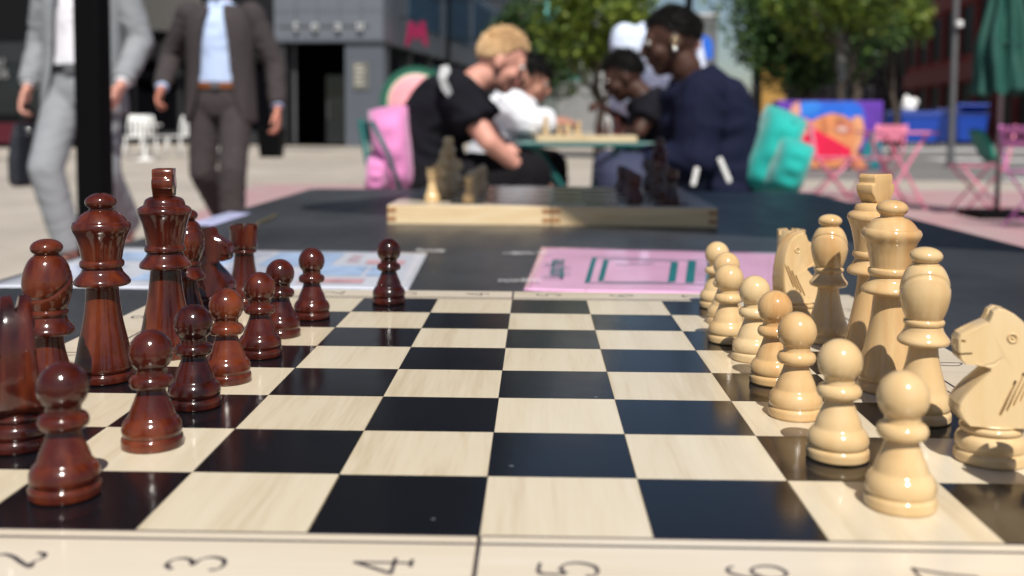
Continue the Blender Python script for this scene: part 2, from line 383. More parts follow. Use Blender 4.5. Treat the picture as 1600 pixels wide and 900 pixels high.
for i in range(7):                                    # shopfront bays left of the doorway
    x1 = -3.92-i*1.7
    m = MB().span((x1-1.6, 0.32, 0.45), (x1, 0.36, door_top-0.7)).build('window', M_DARKGL, bA)
    f = MB(); f.span((x1-0.06, 0.26, 0.3), (x1, 0.4, door_top-0.6)); f.span((x1-1.7, 0.26, 0.3), (x1-1.6, 0.4, door_top-0.6))
    f.span((x1-1.6, 0.26, door_top-0.72), (x1-0.06, 0.4, door_top-0.6)); f.span((x1-1.6, 0.26, 0.0), (x1-0.06, 0.4, 0.45)); f.build('window_frame', M_DARKCLAD, m)
# side face along the street
for i in range(9):
    y0 = 0.6+i*3.0
    m = MB().span((-0.30, y0+0.25, 0.3), (-0.22, y0+2.8, door_top-0.2)).build('window', M_GLASS, bA)
    f = MB(); f.span((-0.34, y0-0.02, 0), (-0.04, y0+0.25, door_top-0.1)); f.span((-0.34, y0+0.25, 0), (-0.08, y0+2.98, 0.3)); f.build('window_frame', M_DARKCLAD, m)
m = MB().span((-0.5, 0.7, door_top-0.1), (0.0, 28, 9.5)).build('side_fascia', M_GREYCLAD, bA)
for i in range(4):
    m = MB().span((-0.02, 3.2+i*6, door_top+0.8), (0.03, 8.2+i*6, door_top+3.2)).build('window', plain('sky_glass', (0.04, 0.08, 0.13), 0.05, spec=0.8), bA)
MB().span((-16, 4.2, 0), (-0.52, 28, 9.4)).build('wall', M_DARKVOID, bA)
MB().span((-16, 0.75, 9.5), (-0.3, 28, 24)).build('added_upper_storeys', M_DARKCLAD, bA)  # unseen block added to darken the sky reflections in the left squares
for k in range(4):
    for i in range(5): MB().span((-15.4+i*3.1, 0.66, 10.3+k*3.4), (-13.2+i*3.1, 0.745, 12.4+k*3.4)).build('window', M_GLASS, bA)
for px in (443, 536):                                   # doorway posts and a half open glazed leaf
    xl_ = (px-600)*kx; MB().span((xl_-0.05, 0.55, 0), (xl_+0.05, 0.62, door_top-0.1)).build('door_post', M_GREYMET, bA)
dl = MB().span((-2.4, 1.2, 0.05), (-1.4, 1.26, 2.4)).build('door', M_GLASS, bA); MB().tube([(-2.3, 1.14, 0.9), (-2.3, 1.14, 1.5)], 0.02, 8).build('door_handle', M_GREYMET, dl)
for i in range(5): MB().span((-3.0+i*0.75, -0.066, door_top+0.02), (-2.985+i*0.75, -0.0605, 9.4)).build('panel_seam', M_DARKCLAD, bA)
# letters of the fascia sign, rail behind them
zl = zt(41)
for px, ch in [(459, 't'), (490, 'e'), (528, 'a'), (564, 'u')]:
    xl = (px-600)*kx*1.0
    text_mesh('sign_letter', ch, 0.52, 0.05, plain('dull_sign_white', (0.50, 0.51, 0.52), 0.5), bA, Matrix.Translation((xl, -0.16, zl)) @ Matrix.Rotation(R(90), 4, 'X'))
m = MB().span((-3.6, -0.10, zl-0.02), (-0.45, -0.075, zl+0.02)).build('sign_rail', M_GREYMET, bA)
# menu plate on the pillar
m = MB().span((-1.05, -0.05, zt(140)), (-0.50, -0.004, zt(97))).build('menu_plate', plain('brass_plate', (0.13, 0.13, 0.12), 0.4), bA)
for i in range(5):
    z0 = zt(103+i*7); MB().span((-0.98, -0.056, z0-0.05), (-0.98+random.uniform(0.25, 0.4), -0.052, z0+0.02)).build('menu_line', plain('menu_ink', (0.42, 0.40, 0.34), 0.5), m)
# pink emblem hanging on the side
q = MB(); em = [(-0.5, -0.75), (-0.32, -0.75), (-0.2, -0.1), (0.0, -0.45), (0.2, -0.1), (0.32, -0.75), (0.5, -0.75), (0.36, 0.75), (0.16, 0.75), (0.0, 0.3), (-0.16, 0.75), (-0.36, 0.75)]
ec = P(640, 38, YA+2.2)
q.prism(em, 0.12, lambda x, y, t: (x*0.8, 0.0-t, y*0.55)); q.build('emblem', M_PINKSIGN, bA, loc=(0.62, 2.0, zt(46)))
MB().span((0.0, 2.02, zt(20)), (0.62, 2.06, zt(18))).build('emblem_bracket', M_BLACKMET, bA)

# awning with ribbed valance left of the doorway
aw = empty('awning', P(258, 229, 33.2) + Vector((0, 0, 0)), STREET); aw.location.z = 0
tag(aw, 'grey ribbed awning over the dark shopfront behind the two suited men', 'awning')
z0, z1 = zt(60), zt(-20)
for i in range(26):
    x = -1.3+i*0.1
    MB().box((x, 0.2, (z0+z1)/2+0.1), (0.085, 0.03, (z1-z0)*random.uniform(0.97, 1.03)), rx=R(28)).build('slat', plain('awning_grey', (0.22, 0.22, 0.215), 0.6), aw)
MB().span((-1.4, 0.62, z1-0.25), (1.4, 0.75, z1-0.1)).build('rail', M_GREYMET, aw)

# dark shop at the far left with pale lettering
cs = P(-260, 231, 30.0); cs.z = 0
bL = empty('dark_shop', cs, STREET); tag(bL, 'dark shopfront with pale lettering and a maroon stripe', 'shop')
MB().span((-3, 0, 0), (7.2, 3.2, 9)).build('wall', plain('black_shop', (0.005, 0.005, 0.006), 0.6, spec=0.15), bL)
MB().span((3.0, -0.08, zt(232)+0.2), (6.9, -0.003, zt(205)+0.2)).build('stripe', M_MAROON, bL)
for i in range(4): MB().span((0.2+i*1.7, -0.05, 0.95), (1.75+i*1.7, -0.004, 2.5)).build('window', M_GLASS, bL)
MB().span((3.2, -0.10, 2.42), (7.1, -0.052, 3.0)).build('lintel', M_DARKCLAD, bL)
M_PALEINK = plain('pale_lettering', (0.30, 0.30, 0.30), 0.6)
pl = P(22, 101, 30)
for s_, py in (('NOU', 101), ('NEEDS', 118)):
    p = P(22, py, 29.9)
    text_mesh('lettering', s_, 0.34, 0.01, M_PALEINK, bL, Matrix.Translation((5.28, -0.11, p.z)) @ Matrix.Rotation(R(90), 4, 'X'))

# receding row on the left side of the street
M_BAND = plain('white_band', (0.55, 0.56, 0.57), 0.6)
def row_building(name, label, b0, b1, h, wallm, bandm, winm, storeys, setback=0.0, side=-1):
    """side -1: left of the street (faces +x); +1: right"""
    A = Sinv(corner)[0] if side < 0 else RIGHT_A
    e = empty(name, S(A+side*setback, b0), STREET); tag(e, label, 'building')
    L = b1-b0; d = 9*side
    MB().span((0.35*side, 0, 0), (d, L, h)).build('wall', wallm, e)
    sh = h/storeys
    for k in range(storeys):
        MB().span((0.10*side, 0.05, k*sh+sh*0.78), (0.36*side, L-0.05, (k+1)*sh)).build('floor_band', bandm, e)
        nW = max(2, int(L/3.2))
        for i in range(nW):
            y0 = (i+0.12)*L/nW; y1 = (i+0.88)*L/nW
            wd = MB().span((0.30*side, y0, k*sh+sh*0.12), (0.34*side, y1, k*sh+sh*0.74)).build('window', winm, e)
            for ya, yb in ((y0-0.1, y0), (y1, y1+0.1)): MB().span((0.2*side, ya, k*sh+sh*0.08), (0.345*side, yb, k*sh+sh*0.77)).build('frame', bandm, wd)
    MB().span((0.0, -0.02, h), (d, L+0.02, h+0.4)).build('parapet', bandm, e)
    return e
RIGHT_A = 15.5
b00 = Sinv(corner)[1]
row_building('office_building', 'dark office block with pale floor bands beyond the grey corner building', b00+28.5, b00+58, 22, M_DARKCLAD, plain('greenish_band', (0.16, 0.19, 0.18), 0.6), M_GLASS, 5, 0.6)
row_building('far_office_building', 'pale concrete block far down the street beside turquoise banners', b00+60, b00+95, 26, M_PALECLAD, M_BAND, M_GLASS, 6, -3.0)
# end of the street
e = empty('street_end_building', S(3, 190), STREET); tag(e, 'grey building closing the far end of the street', 'building')
MB().span((-24, 0, 0), (4, 10, 20)).build('wall', plain('dark_grey_concrete', (0.12, 0.125, 0.13), 0.8), e)  # even grey, darker than the pale concrete
for i in range(6):
    for k in range(5): MB().span((-22+i*4, -0.1, 1.5+k*3.8), (-19.6+i*4, -0.004, 4.0+k*3.8)).build('window', M_GLASS, e)
MB().span((-24.3, -0.2, 20), (4.3, 10.2, 20.5)).build('cornice', M_BAND, e)

# right side: brick in its own shade
def brick():
    m, n, l, b = nodes_of('dark_red_brick')
    tc = n.new('ShaderNodeTexCoord'); mp = n.new('ShaderNodeMapping'); mp.inputs['Rotation'].default_value = (R(90), 0, R(90))
    bk = n.new('ShaderNodeTexBrick'); bk.inputs['Scale'].default_value = 2.2
    bk.inputs['Color1'].default_value = (0.36, 0.05, 0.042, 1); bk.inputs['Color2'].default_value = (0.27, 0.04, 0.036, 1); bk.inputs['Mortar'].default_value = (0.12, 0.07, 0.06, 1)
    l.new(tc.outputs['Object'], mp.inputs[0]); l.new(mp.outputs[0], bk.inputs[0]); l.new(bk.outputs[0], b.inputs['Base Color']); b.inputs['Roughness'].default_value = 0.85
    return m
M_BRICK = brick()
M_PURPLECLAD = plain('dark_plum_cladding', (0.026, 0.016, 0.021), 0.8, scale=1, spec=.1)
row_building('brick_building', 'dark red brick building beside the closed green parasol', 38, 76, 17, M_BRICK, plain('brick_band', (0.26, 0.04, 0.036), 0.7), M_DARKGL, 4, 0.0, 1)
row_building('plum_building', 'dark plum clad building between the trees and the brick building', 77, 110, 19, M_PURPLECLAD, plain('plum_band', (0.032, 0.018, 0.024), 0.8, spec=.1), M_DARKGL, 5, 0.3, 1)

row_building('far_plum_building', 'dark plum block far down the right side of the street', 111, 235, 22, M_PURPLECLAD, MATS['plum_band'], M_DARKGL, 5, 0.6, 1)
# ------------------------------------------------------------------ trees
def leafmat(name, c1, c2, c3):
    m, n, l, b = nodes_of(name)
    geo = n.new('ShaderNodeNewGeometry')
    rp = n.new('ShaderNodeValToRGB'); e = rp.color_ramp.elements
    e[0].color = (*c1, 1); e[1].color = (*c3, 1); k = e.new(0.5); k.color = (*c2, 1)
    l.new(geo.outputs['Random Per Island'], rp.inputs[0]); l.new(rp.outputs[0], b.inputs['Base Color'])
    b.inputs['Roughness'].default_value = 0.55
    tr = n.new('ShaderNodeBsdfTranslucent'); l.new(rp.outputs[0], tr.inputs[0])
    mx = n.new('ShaderNodeMixShader'); mx.inputs[0].default_value = 0.3
    l.new(b.outputs[0], mx.inputs[1]); l.new(tr.outputs[0], mx.inputs[2]); l.new(mx.outputs[0], n['Material Output'].inputs[0])
    return m
M_LEAF = leafmat('fresh_leaf', (0.05, 0.10, 0.015), (0.11, 0.17, 0.02), (0.22, 0.27, 0.03))
M_LEAF2 = leafmat('deep_leaf', (0.02, 0.055, 0.02), (0.045, 0.10, 0.03), (0.10, 0.17, 0.035))
M_BARK = plain('bark', (0.06, 0.045, 0.035), 0.9, bump=0.6, bscale=25)
def tree(label, base, h, crown_r, crown_z, leafm, n_cl, seed, trunk_r=0.14, leaf=0.17, per=46, flat=0.8):
    rnd = random.Random(seed)
    e = empty('street_tree', base); tag(e, label, 'tree', 'trees along the street')
    t = MB(); pts = [Vector((0, 0, -0.02))]
    for i in range(1, 7): pts.append(Vector((rnd.uniform(-.08, .08)*i*0.5, rnd.uniform(-.08, .08)*i*0.5, crown_z*1.15*i/6)))
    t.tube(pts, [trunk_r*(1.25 if i == 0 else 1-0.1*i) for i in range(7)], 10)
    tr = t.build('trunk', M_BARK, e, smooth=True)
    cl = []
    for i in range(n_cl):
        while True:
            v = Vector((rnd.uniform(-1, 1), rnd.uniform(-1, 1), rnd.uniform(-1, 1)))
            if 0.25 < v.length < 1: break
        v = v*(0.75+0.35*noise.noise(v*1.7+Vector((seed, 0, 0))))
        cl.append(Vector((v.x*crown_r, v.y*crown_r, crown_z+crown_r*flat*0.75+v.z*crown_r*flat)))
    for i in range(8):
        c = cl[i*len(cl)//8]; s = pts[3+i % 4]; mid = (s+c)/2+Vector((0, 0, -0.15))
        l = MB().tube([s, mid, c], [trunk_r*0.42, trunk_r*0.26, 0.02], 7).build('limb', M_BARK, e, smooth=True)
    mb = MB()
    for c in cl:
        rr = crown_r*rnd.uniform(0.16, 0.28)
        for k in range(per):
            d = Vector((rnd.gauss(0, 1), rnd.gauss(0, 1), rnd.gauss(0, 0.8))); d *= rr*rnd.random()**0.4/max(d.length, 1e-3)
            p = c+d; s = leaf*rnd.uniform(0.6, 1.3)
            q = Euler((rnd.uniform(-1, 1), rnd.uniform(-1, 1), rnd.uniform(0, 6.3))).to_matrix()
            o = len(mb.v)
            mb.v += [tuple(p+q@Vector(x)*s) for x in ((-.5, 0, 0), (0, -.33, .06), (.5, 0, -.04), (0, .33, .06))]; mb.f.append((o, o+1, o+2, o+3))
    me = bpy.data.meshes.new('crown'); me.from_pydata(mb.v, [], mb.f); link('crown', me, leafm, e)
    return e
def at_ground(px, depthY): p = P(px, 200, depthY); p.z = 0; return p
tree('leafy street tree with fresh green crown over the far chess table', at_ground(938, 24), 8, 2.1, 2.05, M_LEAF, 110, 3, per=64)
tree('tall dark green tree beside the site fence', at_ground(1262, 28), 10, 2.7, 2.0, M_LEAF2, 170, 5, 0.2, per=80, leaf=.2)
tree('dark green tree standing behind the painted face panel', at_ground(1330, 32), 10, 2.4, 3.2, M_LEAF2, 110, 15, 0.2, per=70, leaf=.2)
tree('yellow green tree above the painted face panel', at_ground(1318, 23), 8, 1.9, 2.75, M_LEAF, 90, 8, 0.1, per=60)
tree('slim tree with sparse bright leaves standing against the plum building', at_ground(1398, 29), 7, 1.3, 2.9, M_LEAF, 44, 12, 0.1, per=60)
tree('far tree with deep green crown at the end of the left facades', at_ground(838, 42), 9, 2.8, 2.2, M_LEAF2, 150, 21, 0.16, per=60, leaf=.22)

# turquoise banners on the left facades
M_TURQ = plain('turquoise_banner', (0.16, 0.55, 0.53), 0.6)
for i, (x0, x1, y0, y1, Y, lb) in enumerate([(852, 880, 5, 34, 40, 'turquoise square sign hung high on the left facades'), (850, 882, 66, 96, 44, 'turquoise square sign hung below the high one on the left facades'), (884, 906, 104, 126, 60, 'small turquoise sign hung far along the left facades')]):
    p = P((x0+x1)/2, (y0+y1)/2, Y); ww = (x1-x0)*Y/FPX; hh = (y1-y0)*Y/FPX
    e = empty('hanging_sign', p); tag(e, lb, 'sign', 'turquoise hanging signs')
    bevel(MB().box((0, 0, 0), (ww, 0.12, hh)).build('panel', M_TURQ, e), 0.02)
    MB().tube([(0, 0, hh/2), (0, 0, hh/2+0.15), (-6, 0.6, hh/2+0.15)], 0.03, 8).build('bracket', M_BLACKMET, e)

# ------------------------------------------------------------------ posts and lamps
def post(px, Y, r, h, label, extra=None, mat=M_BLACKMET):
    b = at_ground(px, Y); e = empty('lamp_post', b); tag(e, label, 'post')
    MB().lathe([(r*2.2, 0), (r*2.2, 0.03), (r*1.5, 0.06), (r, 0.4), (r, 0.41), (r*0.95, h)], 16).build('shaft', mat, e, auto=35)
    if extra: extra(e, r, h)
    return e
def arm_top(e, r, h):
    MB().tube([(0, 0, h), (0, 0, h+0.3), (0.35, 0, h+0.45), (0.8, 0, h+0.45)], r*0.7, 8).build('arm', M_BLACKMET, e, smooth=True)
    bevel(MB().box((0.95, 0, h+0.43), (0.5, 0.2, 0.09)).build('lamp_head', M_BLACKMET, e), 0.02)
post(700, 15, 0.032, 4.2, 'slim black lamp post behind the blond player', arm_top)
post(1073, 16, 0.06, 4.4, 'black lamp post behind the player in the navy jacket', arm_top)
def white_box(e, r, h):
    zz = P(1487, 38, 20).z
    bevel(MB().box((0.03, -0.1, zz), (0.11, 0.14, 0.11)).build('camera_box', M_WHITE, e), 0.02)
    arm_top(e, r, h)
post(1487, 20, 0.06, 5, 'grey street post with a small white camera box', white_box, plain('grey_post', (0.10, 0.10, 0.105), 0.5))
def twin(e, r, h):
    for py in (88, 128):
        zz = P(1311, py, 25).z
        MB().lathe([(0.02, -0.12), (0.10, -0.1), (0.13, 0.0), (0.10, 0.12), (0.03, 0.15)], 16, c=(0, -0.14, zz)).build('lamp_globe', plain('pale_globe', (0.45, 0.46, 0.45), 0.3), e, smooth=True)
    bevel(MB().box((0, 0, h), (0.4, 0.2, 0.12)).build('lamp_head', M_GREYMET, e), 0.02)
post(1312, 25, 0.11, 3.2, 'grey post with two pale globes behind the painted face panel', twin, plain('worn_post', (0.20, 0.20, 0.20), 0.6))
# blue sign in the street gap
bs = at_ground(1096, 45); e = empty('blue_sign', bs); tag(e, 'blue round topped street sign in the gap between the trees', 'sign')
zc = P(1096, 74, 45).z
q = MB(); q.prism([(-0.42, -0.5), (0.42, -0.5), (0.42, 0.1)]+[(0.42*math.cos(t*math.pi/10), 0.1+0.42*math.sin(t*math.pi/10)) for t in range(1, 10)]+[(-0.42, 0.1)], 0.06, lambda x, y, t: (x, -t, y+zc)); q.build('panel', plain('sign_blue', (0.02, 0.13, 0.62), 0.4), e)
MB().tube([(0, 0.04, 0), (0, 0.04, zc+0.3)], 0.05, 8).build('pole', M_GREYMET, e)

# temporary fence and plywood hoarding
e = empty('site_fence', at_ground(1160, 33)); tag(e, 'temporary wire site fence under the dark green tree', 'fence')
for i in range(4):
    x = i*1.35
    MB().tube([(x, 0, 0), (x, 0, 2.05)], 0.03, 8).build('fence_post', M_GREYMET, e)
for z in (0.2, 1.1, 2.0): MB().tube([(0, 0, z), (4.05, 0, z)], 0.02, 6).build('rail', M_GREYMET, e)
for i in range(40): MB().tube([(0.05+i*0.1, 0, 0.2), (0.05+i*0.1, 0, 2.0)], 0.006, 4, cap=False).build('wire', M_GREYMET, e)
hp = at_ground(1207, 32.5); e = empty('plywood_hoarding', hp); tag(e, 'tall ochre plywood panel leaning by the site fence', 'panel')
bevel(MB().box((0, 0, 1.38), (0.72, 0.04, 2.7)).build('sheet', plain('plywood', (0.40, 0.22, 0.05), 0.7, scale=3), e), 0.004)
for x in (-0.3, 0.3): MB().box((x, 0.06, 1.35), (0.06, 0.06, 2.7)).build('batten', plain('batten', (0.3, 0.2, 0.1), 0.8), e)
hb = at_ground(1198, 31); e = empty('hedge', hb); tag(e, 'low dark green hedge at the foot of the plywood panel', 'hedge')
mb = MB(); rnd = random.Random(4)
for i in range(900):
    p = Vector((rnd.uniform(-0.6, 2.6), rnd.uniform(-0.25, 0.25), rnd.uniform(0.0, 0.75))); s = rnd.uniform(0.07, 0.13); q = Euler((rnd.uniform(-1, 1), rnd.uniform(-1, 1), rnd.uniform(0, 6))).to_matrix()
    o = len(mb.v); mb.v += [tuple(p+q@Vector(x)*s) for x in ((-.5, 0, 0), (0, -.35, 0), (.5, 0, 0), (0, .35, 0))]; mb.f.append((o, o+1, o+2, o+3))
me = bpy.data.meshes.new('foliage'); me.from_pydata(mb.v, [], mb.f); link('foliage', me, M_LEAF2, e)
for i in range(5): MB().tube([(-0.4+i*0.65, 0, 0), (-0.35+i*0.65, 0, 0.6)], 0.015, 6).build('stem', M_BARK, e)

# ------------------------------------------------------------------ painted face panel
YM = 18.6; c0 = P(1213, 266, YM); c1 = P(1380, 158, YM); wm = c1.x-c0.x; hm = c1.z
e = empty('mural_panel', (c0.x, YM, 0)); tag(e, 'painted panel of a face with blue hair, red mask and purple ground', 'mural')
bevel(MB().span((0, 0, 0.01), (wm, 0.45, hm)).build('panel', plain('mural_purple', (0.10, 0.025, 0.33), 0.6, var=0.25, scale=3), e), 0.01)
def paint(name, pts, c, lay):
    q = MB(); mm = plain('mural_'+name, c, 0.6, var=0.15, scale=6)
    q.prism([((x-1213)/167*wm, max(0.02, (266-y)/108*hm-0.0)) for x, y in pts], 0.003, lambda x, y, t: (x, -0.003*lay-t, min(y, hm-0.005)))
    q.build(name, mm, e)
paint('dark_ground', [(1213, 230), (1376, 236), (1376, 265), (1213, 265)], (0.05, 0.02, 0.04), 1)
paint('teal_sleeve', [(1345, 262), (1352, 225), (1365, 205), (1378, 212), (1379, 262)], (0.0, 0.16, 0.19), 2)
paint('face', [(1262, 262), (1252, 240), (1246, 215), (1250, 190), (1272, 176), (1296, 168), (1325, 178), (1337, 195), (1338, 220), (1330, 245), (1318, 262)], (0.62, 0.23, 0.09), 3)
paint('hair', [(1244, 200), (1246, 172), (1254, 160), (1334, 159), (1346, 166), (1352, 186), (1344, 196), (1334, 190), (1318, 181), (1300, 177), (1285, 181), (1268, 189), (1254, 200)], (0.01, 0.12, 0.62), 4)
paint('hair_wave', [(1250, 160), (1275, 159), (1284, 166), (1270, 180), (1258, 182), (1250, 172)], (0.02, 0.20, 0.70), 5)
paint('mask', [(1250, 215), (1274, 202), (1302, 217), (1336, 236), (1324, 247), (1292, 252), (1264, 250), (1254, 240)], (0.66, 0.0, 0.05), 6)
paint('cheek_hand', [(1242, 214), (1246, 188), (1254, 184), (1270, 192), (1277, 206), (1262, 216), (1256, 224)], (0.66, 0.22, 0.16), 5)
paint('raised_hand', [(1228, 182), (1236, 164), (1246, 158), (1250, 176), (1244, 190), (1234, 196)], (0.60, 0.28, 0.22), 5)
paint('right_hand', [(1332, 182), (1346, 182), (1351, 200), (1348, 222), (1338, 240), (1330, 244), (1338, 214)], (0.66, 0.30, 0.15), 7)
paint('wrist', [(1330, 242), (1342, 240), (1360, 262), (1334, 264)], (0.58, 0.20, 0.10), 7)
paint('eye_shadow', [(1304, 198), (1316, 192), (1330, 196), (1332, 206), (1318, 210), (1306, 206)], (0.55, 0.16, 0.12), 7)
paint('eyelid', [(1305, 202), (1316, 198), (1326, 202), (1316, 206)], (0.66, 0.50, 0.42), 8)
paint('brow', [(1300, 192), (1312, 187), (1326, 190), (1312, 190)], (0.22, 0.07, 0.04), 8)
paint('nose_shade', [(1282, 186), (1290, 184), (1294, 204), (1286, 212)], (0.48, 0.15, 0.06), 7)
paint('dark_corner', [(1213, 236), (1262, 248), (1262, 265), (1213, 265)], (0.22, 0.03, 0.04), 8)

# ------------------------------------------------------------------ bins
M_BIN = plain('blue_bin_plastic', (0.01, 0.055, 0.36), 0.4)
M_BIN2 = plain('dark_blue_bin_plastic', (0.006, 0.025, 0.16), 0.4)
def bin_(px, Y, wd, h, label, mat, lid=0.0):
    e = empty('wheeled_bin', at_ground(px, Y)); tag(e, label, 'bin', 'blue waste bins')
    z0 = 0.16
    v = MB(); v.loft([((0, 0, z0), (wd*0.40, 0, 0), (0, 0.36, 0)), ((0, 0, z0+0.02), (wd*0.42, 0, 0), (0, 0.38, 0)), ((0, 0, h), (wd*0.5, 0, 0), (0, 0.45, 0))], 4)
    b = MB(); w0, w1 = wd*0.43, wd*0.5
    b.add([(-w0, -.36, z0), (w0, -.36, z0), (w0, .36, z0), (-w0, .36, z0), (-w1, -.46, h), (w1, -.46, h), (w1, .46, h), (-w1, .46, h)], [(0, 3, 2, 1), (4, 5, 6, 7), (0, 1, 5, 4), (1, 2, 6, 5), (2, 3, 7, 6), (3, 0, 4, 7)])
    bevel(b.build('tub', mat, e), 0.04)
    bevel(MB().box((0, 0, h-0.03), (wd*1.06, 1.0, 0.07)).build('rim', mat, e), 0.02)
    bevel(MB().box((0, 0.0, h+0.06+lid*0.4), (wd*1.04, 0.98, 0.1), rx=-lid).build('lid', mat, e), 0.03)
    for a in (-1, 1):
        for c in (-1, 1): MB().tube([(a*w0*0.8-0.03, c*0.28, 0.09), (a*w0*0.8+0.03, c*0.28, 0.09)], 0.09, 14).build('wheel', M_BLACKMET, e)
    return e
bin_(1432, 40, 1.45, 1.22, 'bright blue wheeled bin with a white sack on its lid', M_BIN)
bin_(1474, 41.2, 0.9, 1.35, 'dark blue wheeled bin beside the bright blue one', M_BIN2)
bin_(1513, 43.5, 1.25, 1.3, 'blue wheeled bin with a ridged raised lid', M_BIN, 0.35)
bin_(1395, 41.5, 0.8, 1.25, 'almost black blue bin next to the painted panel', M_BIN2)
sk = at_ground(1418, 39.9); sk.z = 1.33
q = MB(); rnd = random.Random(3)
q.ellipsoid((0, 0, 0.26), (0.26, 0.22, 0.27)); q.ellipsoid((0.2, 0, 0.36), (0.2, 0.18, 0.17)); q.ellipsoid((-0.08, 0, 0.5), (0.12, 0.1, 0.14)); q.ellipsoid((0.02, 0, 0.12), (0.3, 0.24, 0.12))
o = remeshed(q, 'rubbish_sack', plain('white_sack', (0.75, 0.75, 0.74), 0.5, bump=0.8, bscale=9), None, 0.04, 2); o.location = sk
tag(o, 'white rubbish sack lying on the bright blue bin', 'sack')

# ------------------------------------------------------------------ closed green parasol at the right
Yp = 9.0; pb = at_ground(1562, Yp)
e = empty('closed_parasol', pb); tag(e, 'closed dark green parasol hanging in folds at the right', 'parasol')
MB().tube([(0, 0, 0.05), (0, 0, 3.0)], 0.022, 12).build('pole', M_GREYMET, e, smooth=True)
bevel(MB().box((0, 0, 0.035), (0.5, 0.5, 0.07)).build('base', M_BLACKMET, e), 0.01)
zb = P(1560, 145, Yp).z
n = 96; v = []; rows = 30
for i in range(rows+1):
    t = i/rows; z = zb+t*(2.9-zb)
    rr = 0.165+0.03*math.sin(t*7+1)-0.10*t**1.6 if t > 0.22 else 0.185-0.09*(t/0.22)*0.2
    for j in range(n):
        a = 2*math.pi*j/n; r = rr*(1+0.26*math.sin(a*8+t*3.2)+0.1*math.sin(a*3+t*9)+0.06*math.sin(a*17-t*11))
        v.append((r*math.cos(a)*(1.0+0.1*math.sin(t*9)), r*math.sin(a), z+0.03*math.sin(a*8+1)*(1-t)))
f = [(i*n+j, i*n+(j+1) % n, (i+1)*n+(j+1) % n, (i+1)*n+j) for i in range(rows) for j in range(n)]
MB().add(v, f).build('canopy', M_GREENCAN, e, smooth=True)
MB().lathe([(0.0, 2.88), (0.05, 2.9), (0.03, 2.98), (0.0, 3.02)], 16).build('cap', M_GREYMET, e, smooth=True)
MB().tube([(0.15*math.cos(a), 0.15*math.sin(a), zb+0.42+0.01*math.sin(3*a)) for a in [i*2*math.pi/24 for i in range(25)]], 0.012, 6).build('tie_strap', M_GREENCAN, e, smooth=True)

# made-up terracotta parasol, out of view right of the table, added to shade the second chess box
e = empty('added_shade_parasol', (1.035, 0.587, 0), R(-27)); tag(e, 'open square terracotta parasol added out of view to shade the second chess box', 'parasol')
MB().tube([(0, 0, 0.05), (0, 0, 2.62)], 0.024, 12).build('pole', M_BLACKMET, e, smooth=True)
bevel(MB().box((0, 0, 0.035), (0.5, 0.5, 0.07)).build('base', M_BLACKMET, e), 0.01)
hw = 0.85
for k in range(4):
    a0, a1 = R(45+90*k), R(135+90*k); r2 = hw*math.sqrt(2)
    q = MB().add([(0, 0, 2.56), (r2*math.cos(a0), r2*math.sin(a0), 2.18), (r2*math.cos(a1), r2*math.sin(a1), 2.18), (r2*math.cos(a0), r2*math.sin(a0), 2.06), (r2*math.cos(a1), r2*math.sin(a1), 2.06)], [(0, 1, 2), (1, 3, 4, 2)])
    o = q.build('canopy_panel', M_TERRA, e); s_ = o.modifiers.new('s', 'SOLIDIFY'); s_.thickness = 0.004
    MB().tube([(0, 0, 2.53), (r2*math.cos(a0), r2*math.sin(a0), 2.165)], 0.012, 8).build('rib', M_BLACKMET, e)

# ------------------------------------------------------------------ black post at the left
pp = P(147, 200, 2.75); pp.z = 0
e = empty('black_post', pp); tag(e, 'thick black square steel post in front of the man in the pale grey suit', 'post')
bevel(MB().box((0, 0, 1.62), (0.078, 0.078, 3.2)).build('shaft', M_BLACKMET, e, ), 0.006)
e.rotation_euler.z = R(-4)
bevel(MB().box((0, 0, 0.012), (0.22, 0.22, 0.02)).build('base_plate', M_BLACKMET, e), 0.004)
for a in (-1, 1):
    for b in (-1, 1): MB().tube([(a*0.08, b*0.08, 0.02), (a*0.08, b*0.08, 0.04)], 0.012, 6).build('bolt', M_GREYMET, e)

# ------------------------------------------------------------------ white cafe chairs, black bin, round panel
def cafe_chair(loc, rz, label):
    e = empty('cafe_chair', loc, rz); tag(e, label, 'chair', 'white cafe chairs by the dark shopfront')
    for a in (-1, 1):
        for b in (-1, 1): MB().tube([(a*0.22, b*0.22, 0), (a*0.17, b*0.17, 0.45)], 0.018, 8).build('leg', M_WHITE, e, smooth=True)
    bevel(MB().box((0, 0, 0.46), (0.42, 0.42, 0.03)).build('seat', M_WHITE, e), 0.008)
    for a in (-1, 1): MB().tube([(a*0.19, 0.2, 0.45), (a*0.2, 0.25, 0.7), (a*0.17, 0.28, 0.9)], 0.016, 8).build('back_post', M_WHITE, e, smooth=True)
    bevel(MB().box((0, 0.28, 0.86), (0.36, 0.02, 0.12), rx=R(-6)).build('backrest', M_WHITE, e), 0.005)
    for a in (-0.1, 0, 0.1): MB().box((a, 0.25, 0.64), (0.05, 0.012, 0.36), rx=R(-7)).build('back_slat', M_WHITE, e)
    return e
for i, (px, Y, rz, lb) in enumerate([(212, 21.5, 0.2, 'white metal cafe chair standing right behind the grey suited man'), (240, 22.6, 2.9, 'white metal cafe chair between two other white chairs'), (281, 23.0, -0.4, 'white metal cafe chair half hidden by the dark suited man'), (352, 22.0, 0.6, 'white metal cafe chair seen between the legs of the dark suited man')]):
    cafe_chair(at_ground(px, Y), rz, lb)
q = empty('cafe_table', at_ground(226, 20.8)); tag(q, 'small white cafe table among the white chairs', 'table')
MB().lathe([(0.0, 0.70), (0.33, 0.70), (0.34, 0.715), (0.33, 0.73), (0.0, 0.735)], 32).build('table_top', M_WHITE, q, auto=30)
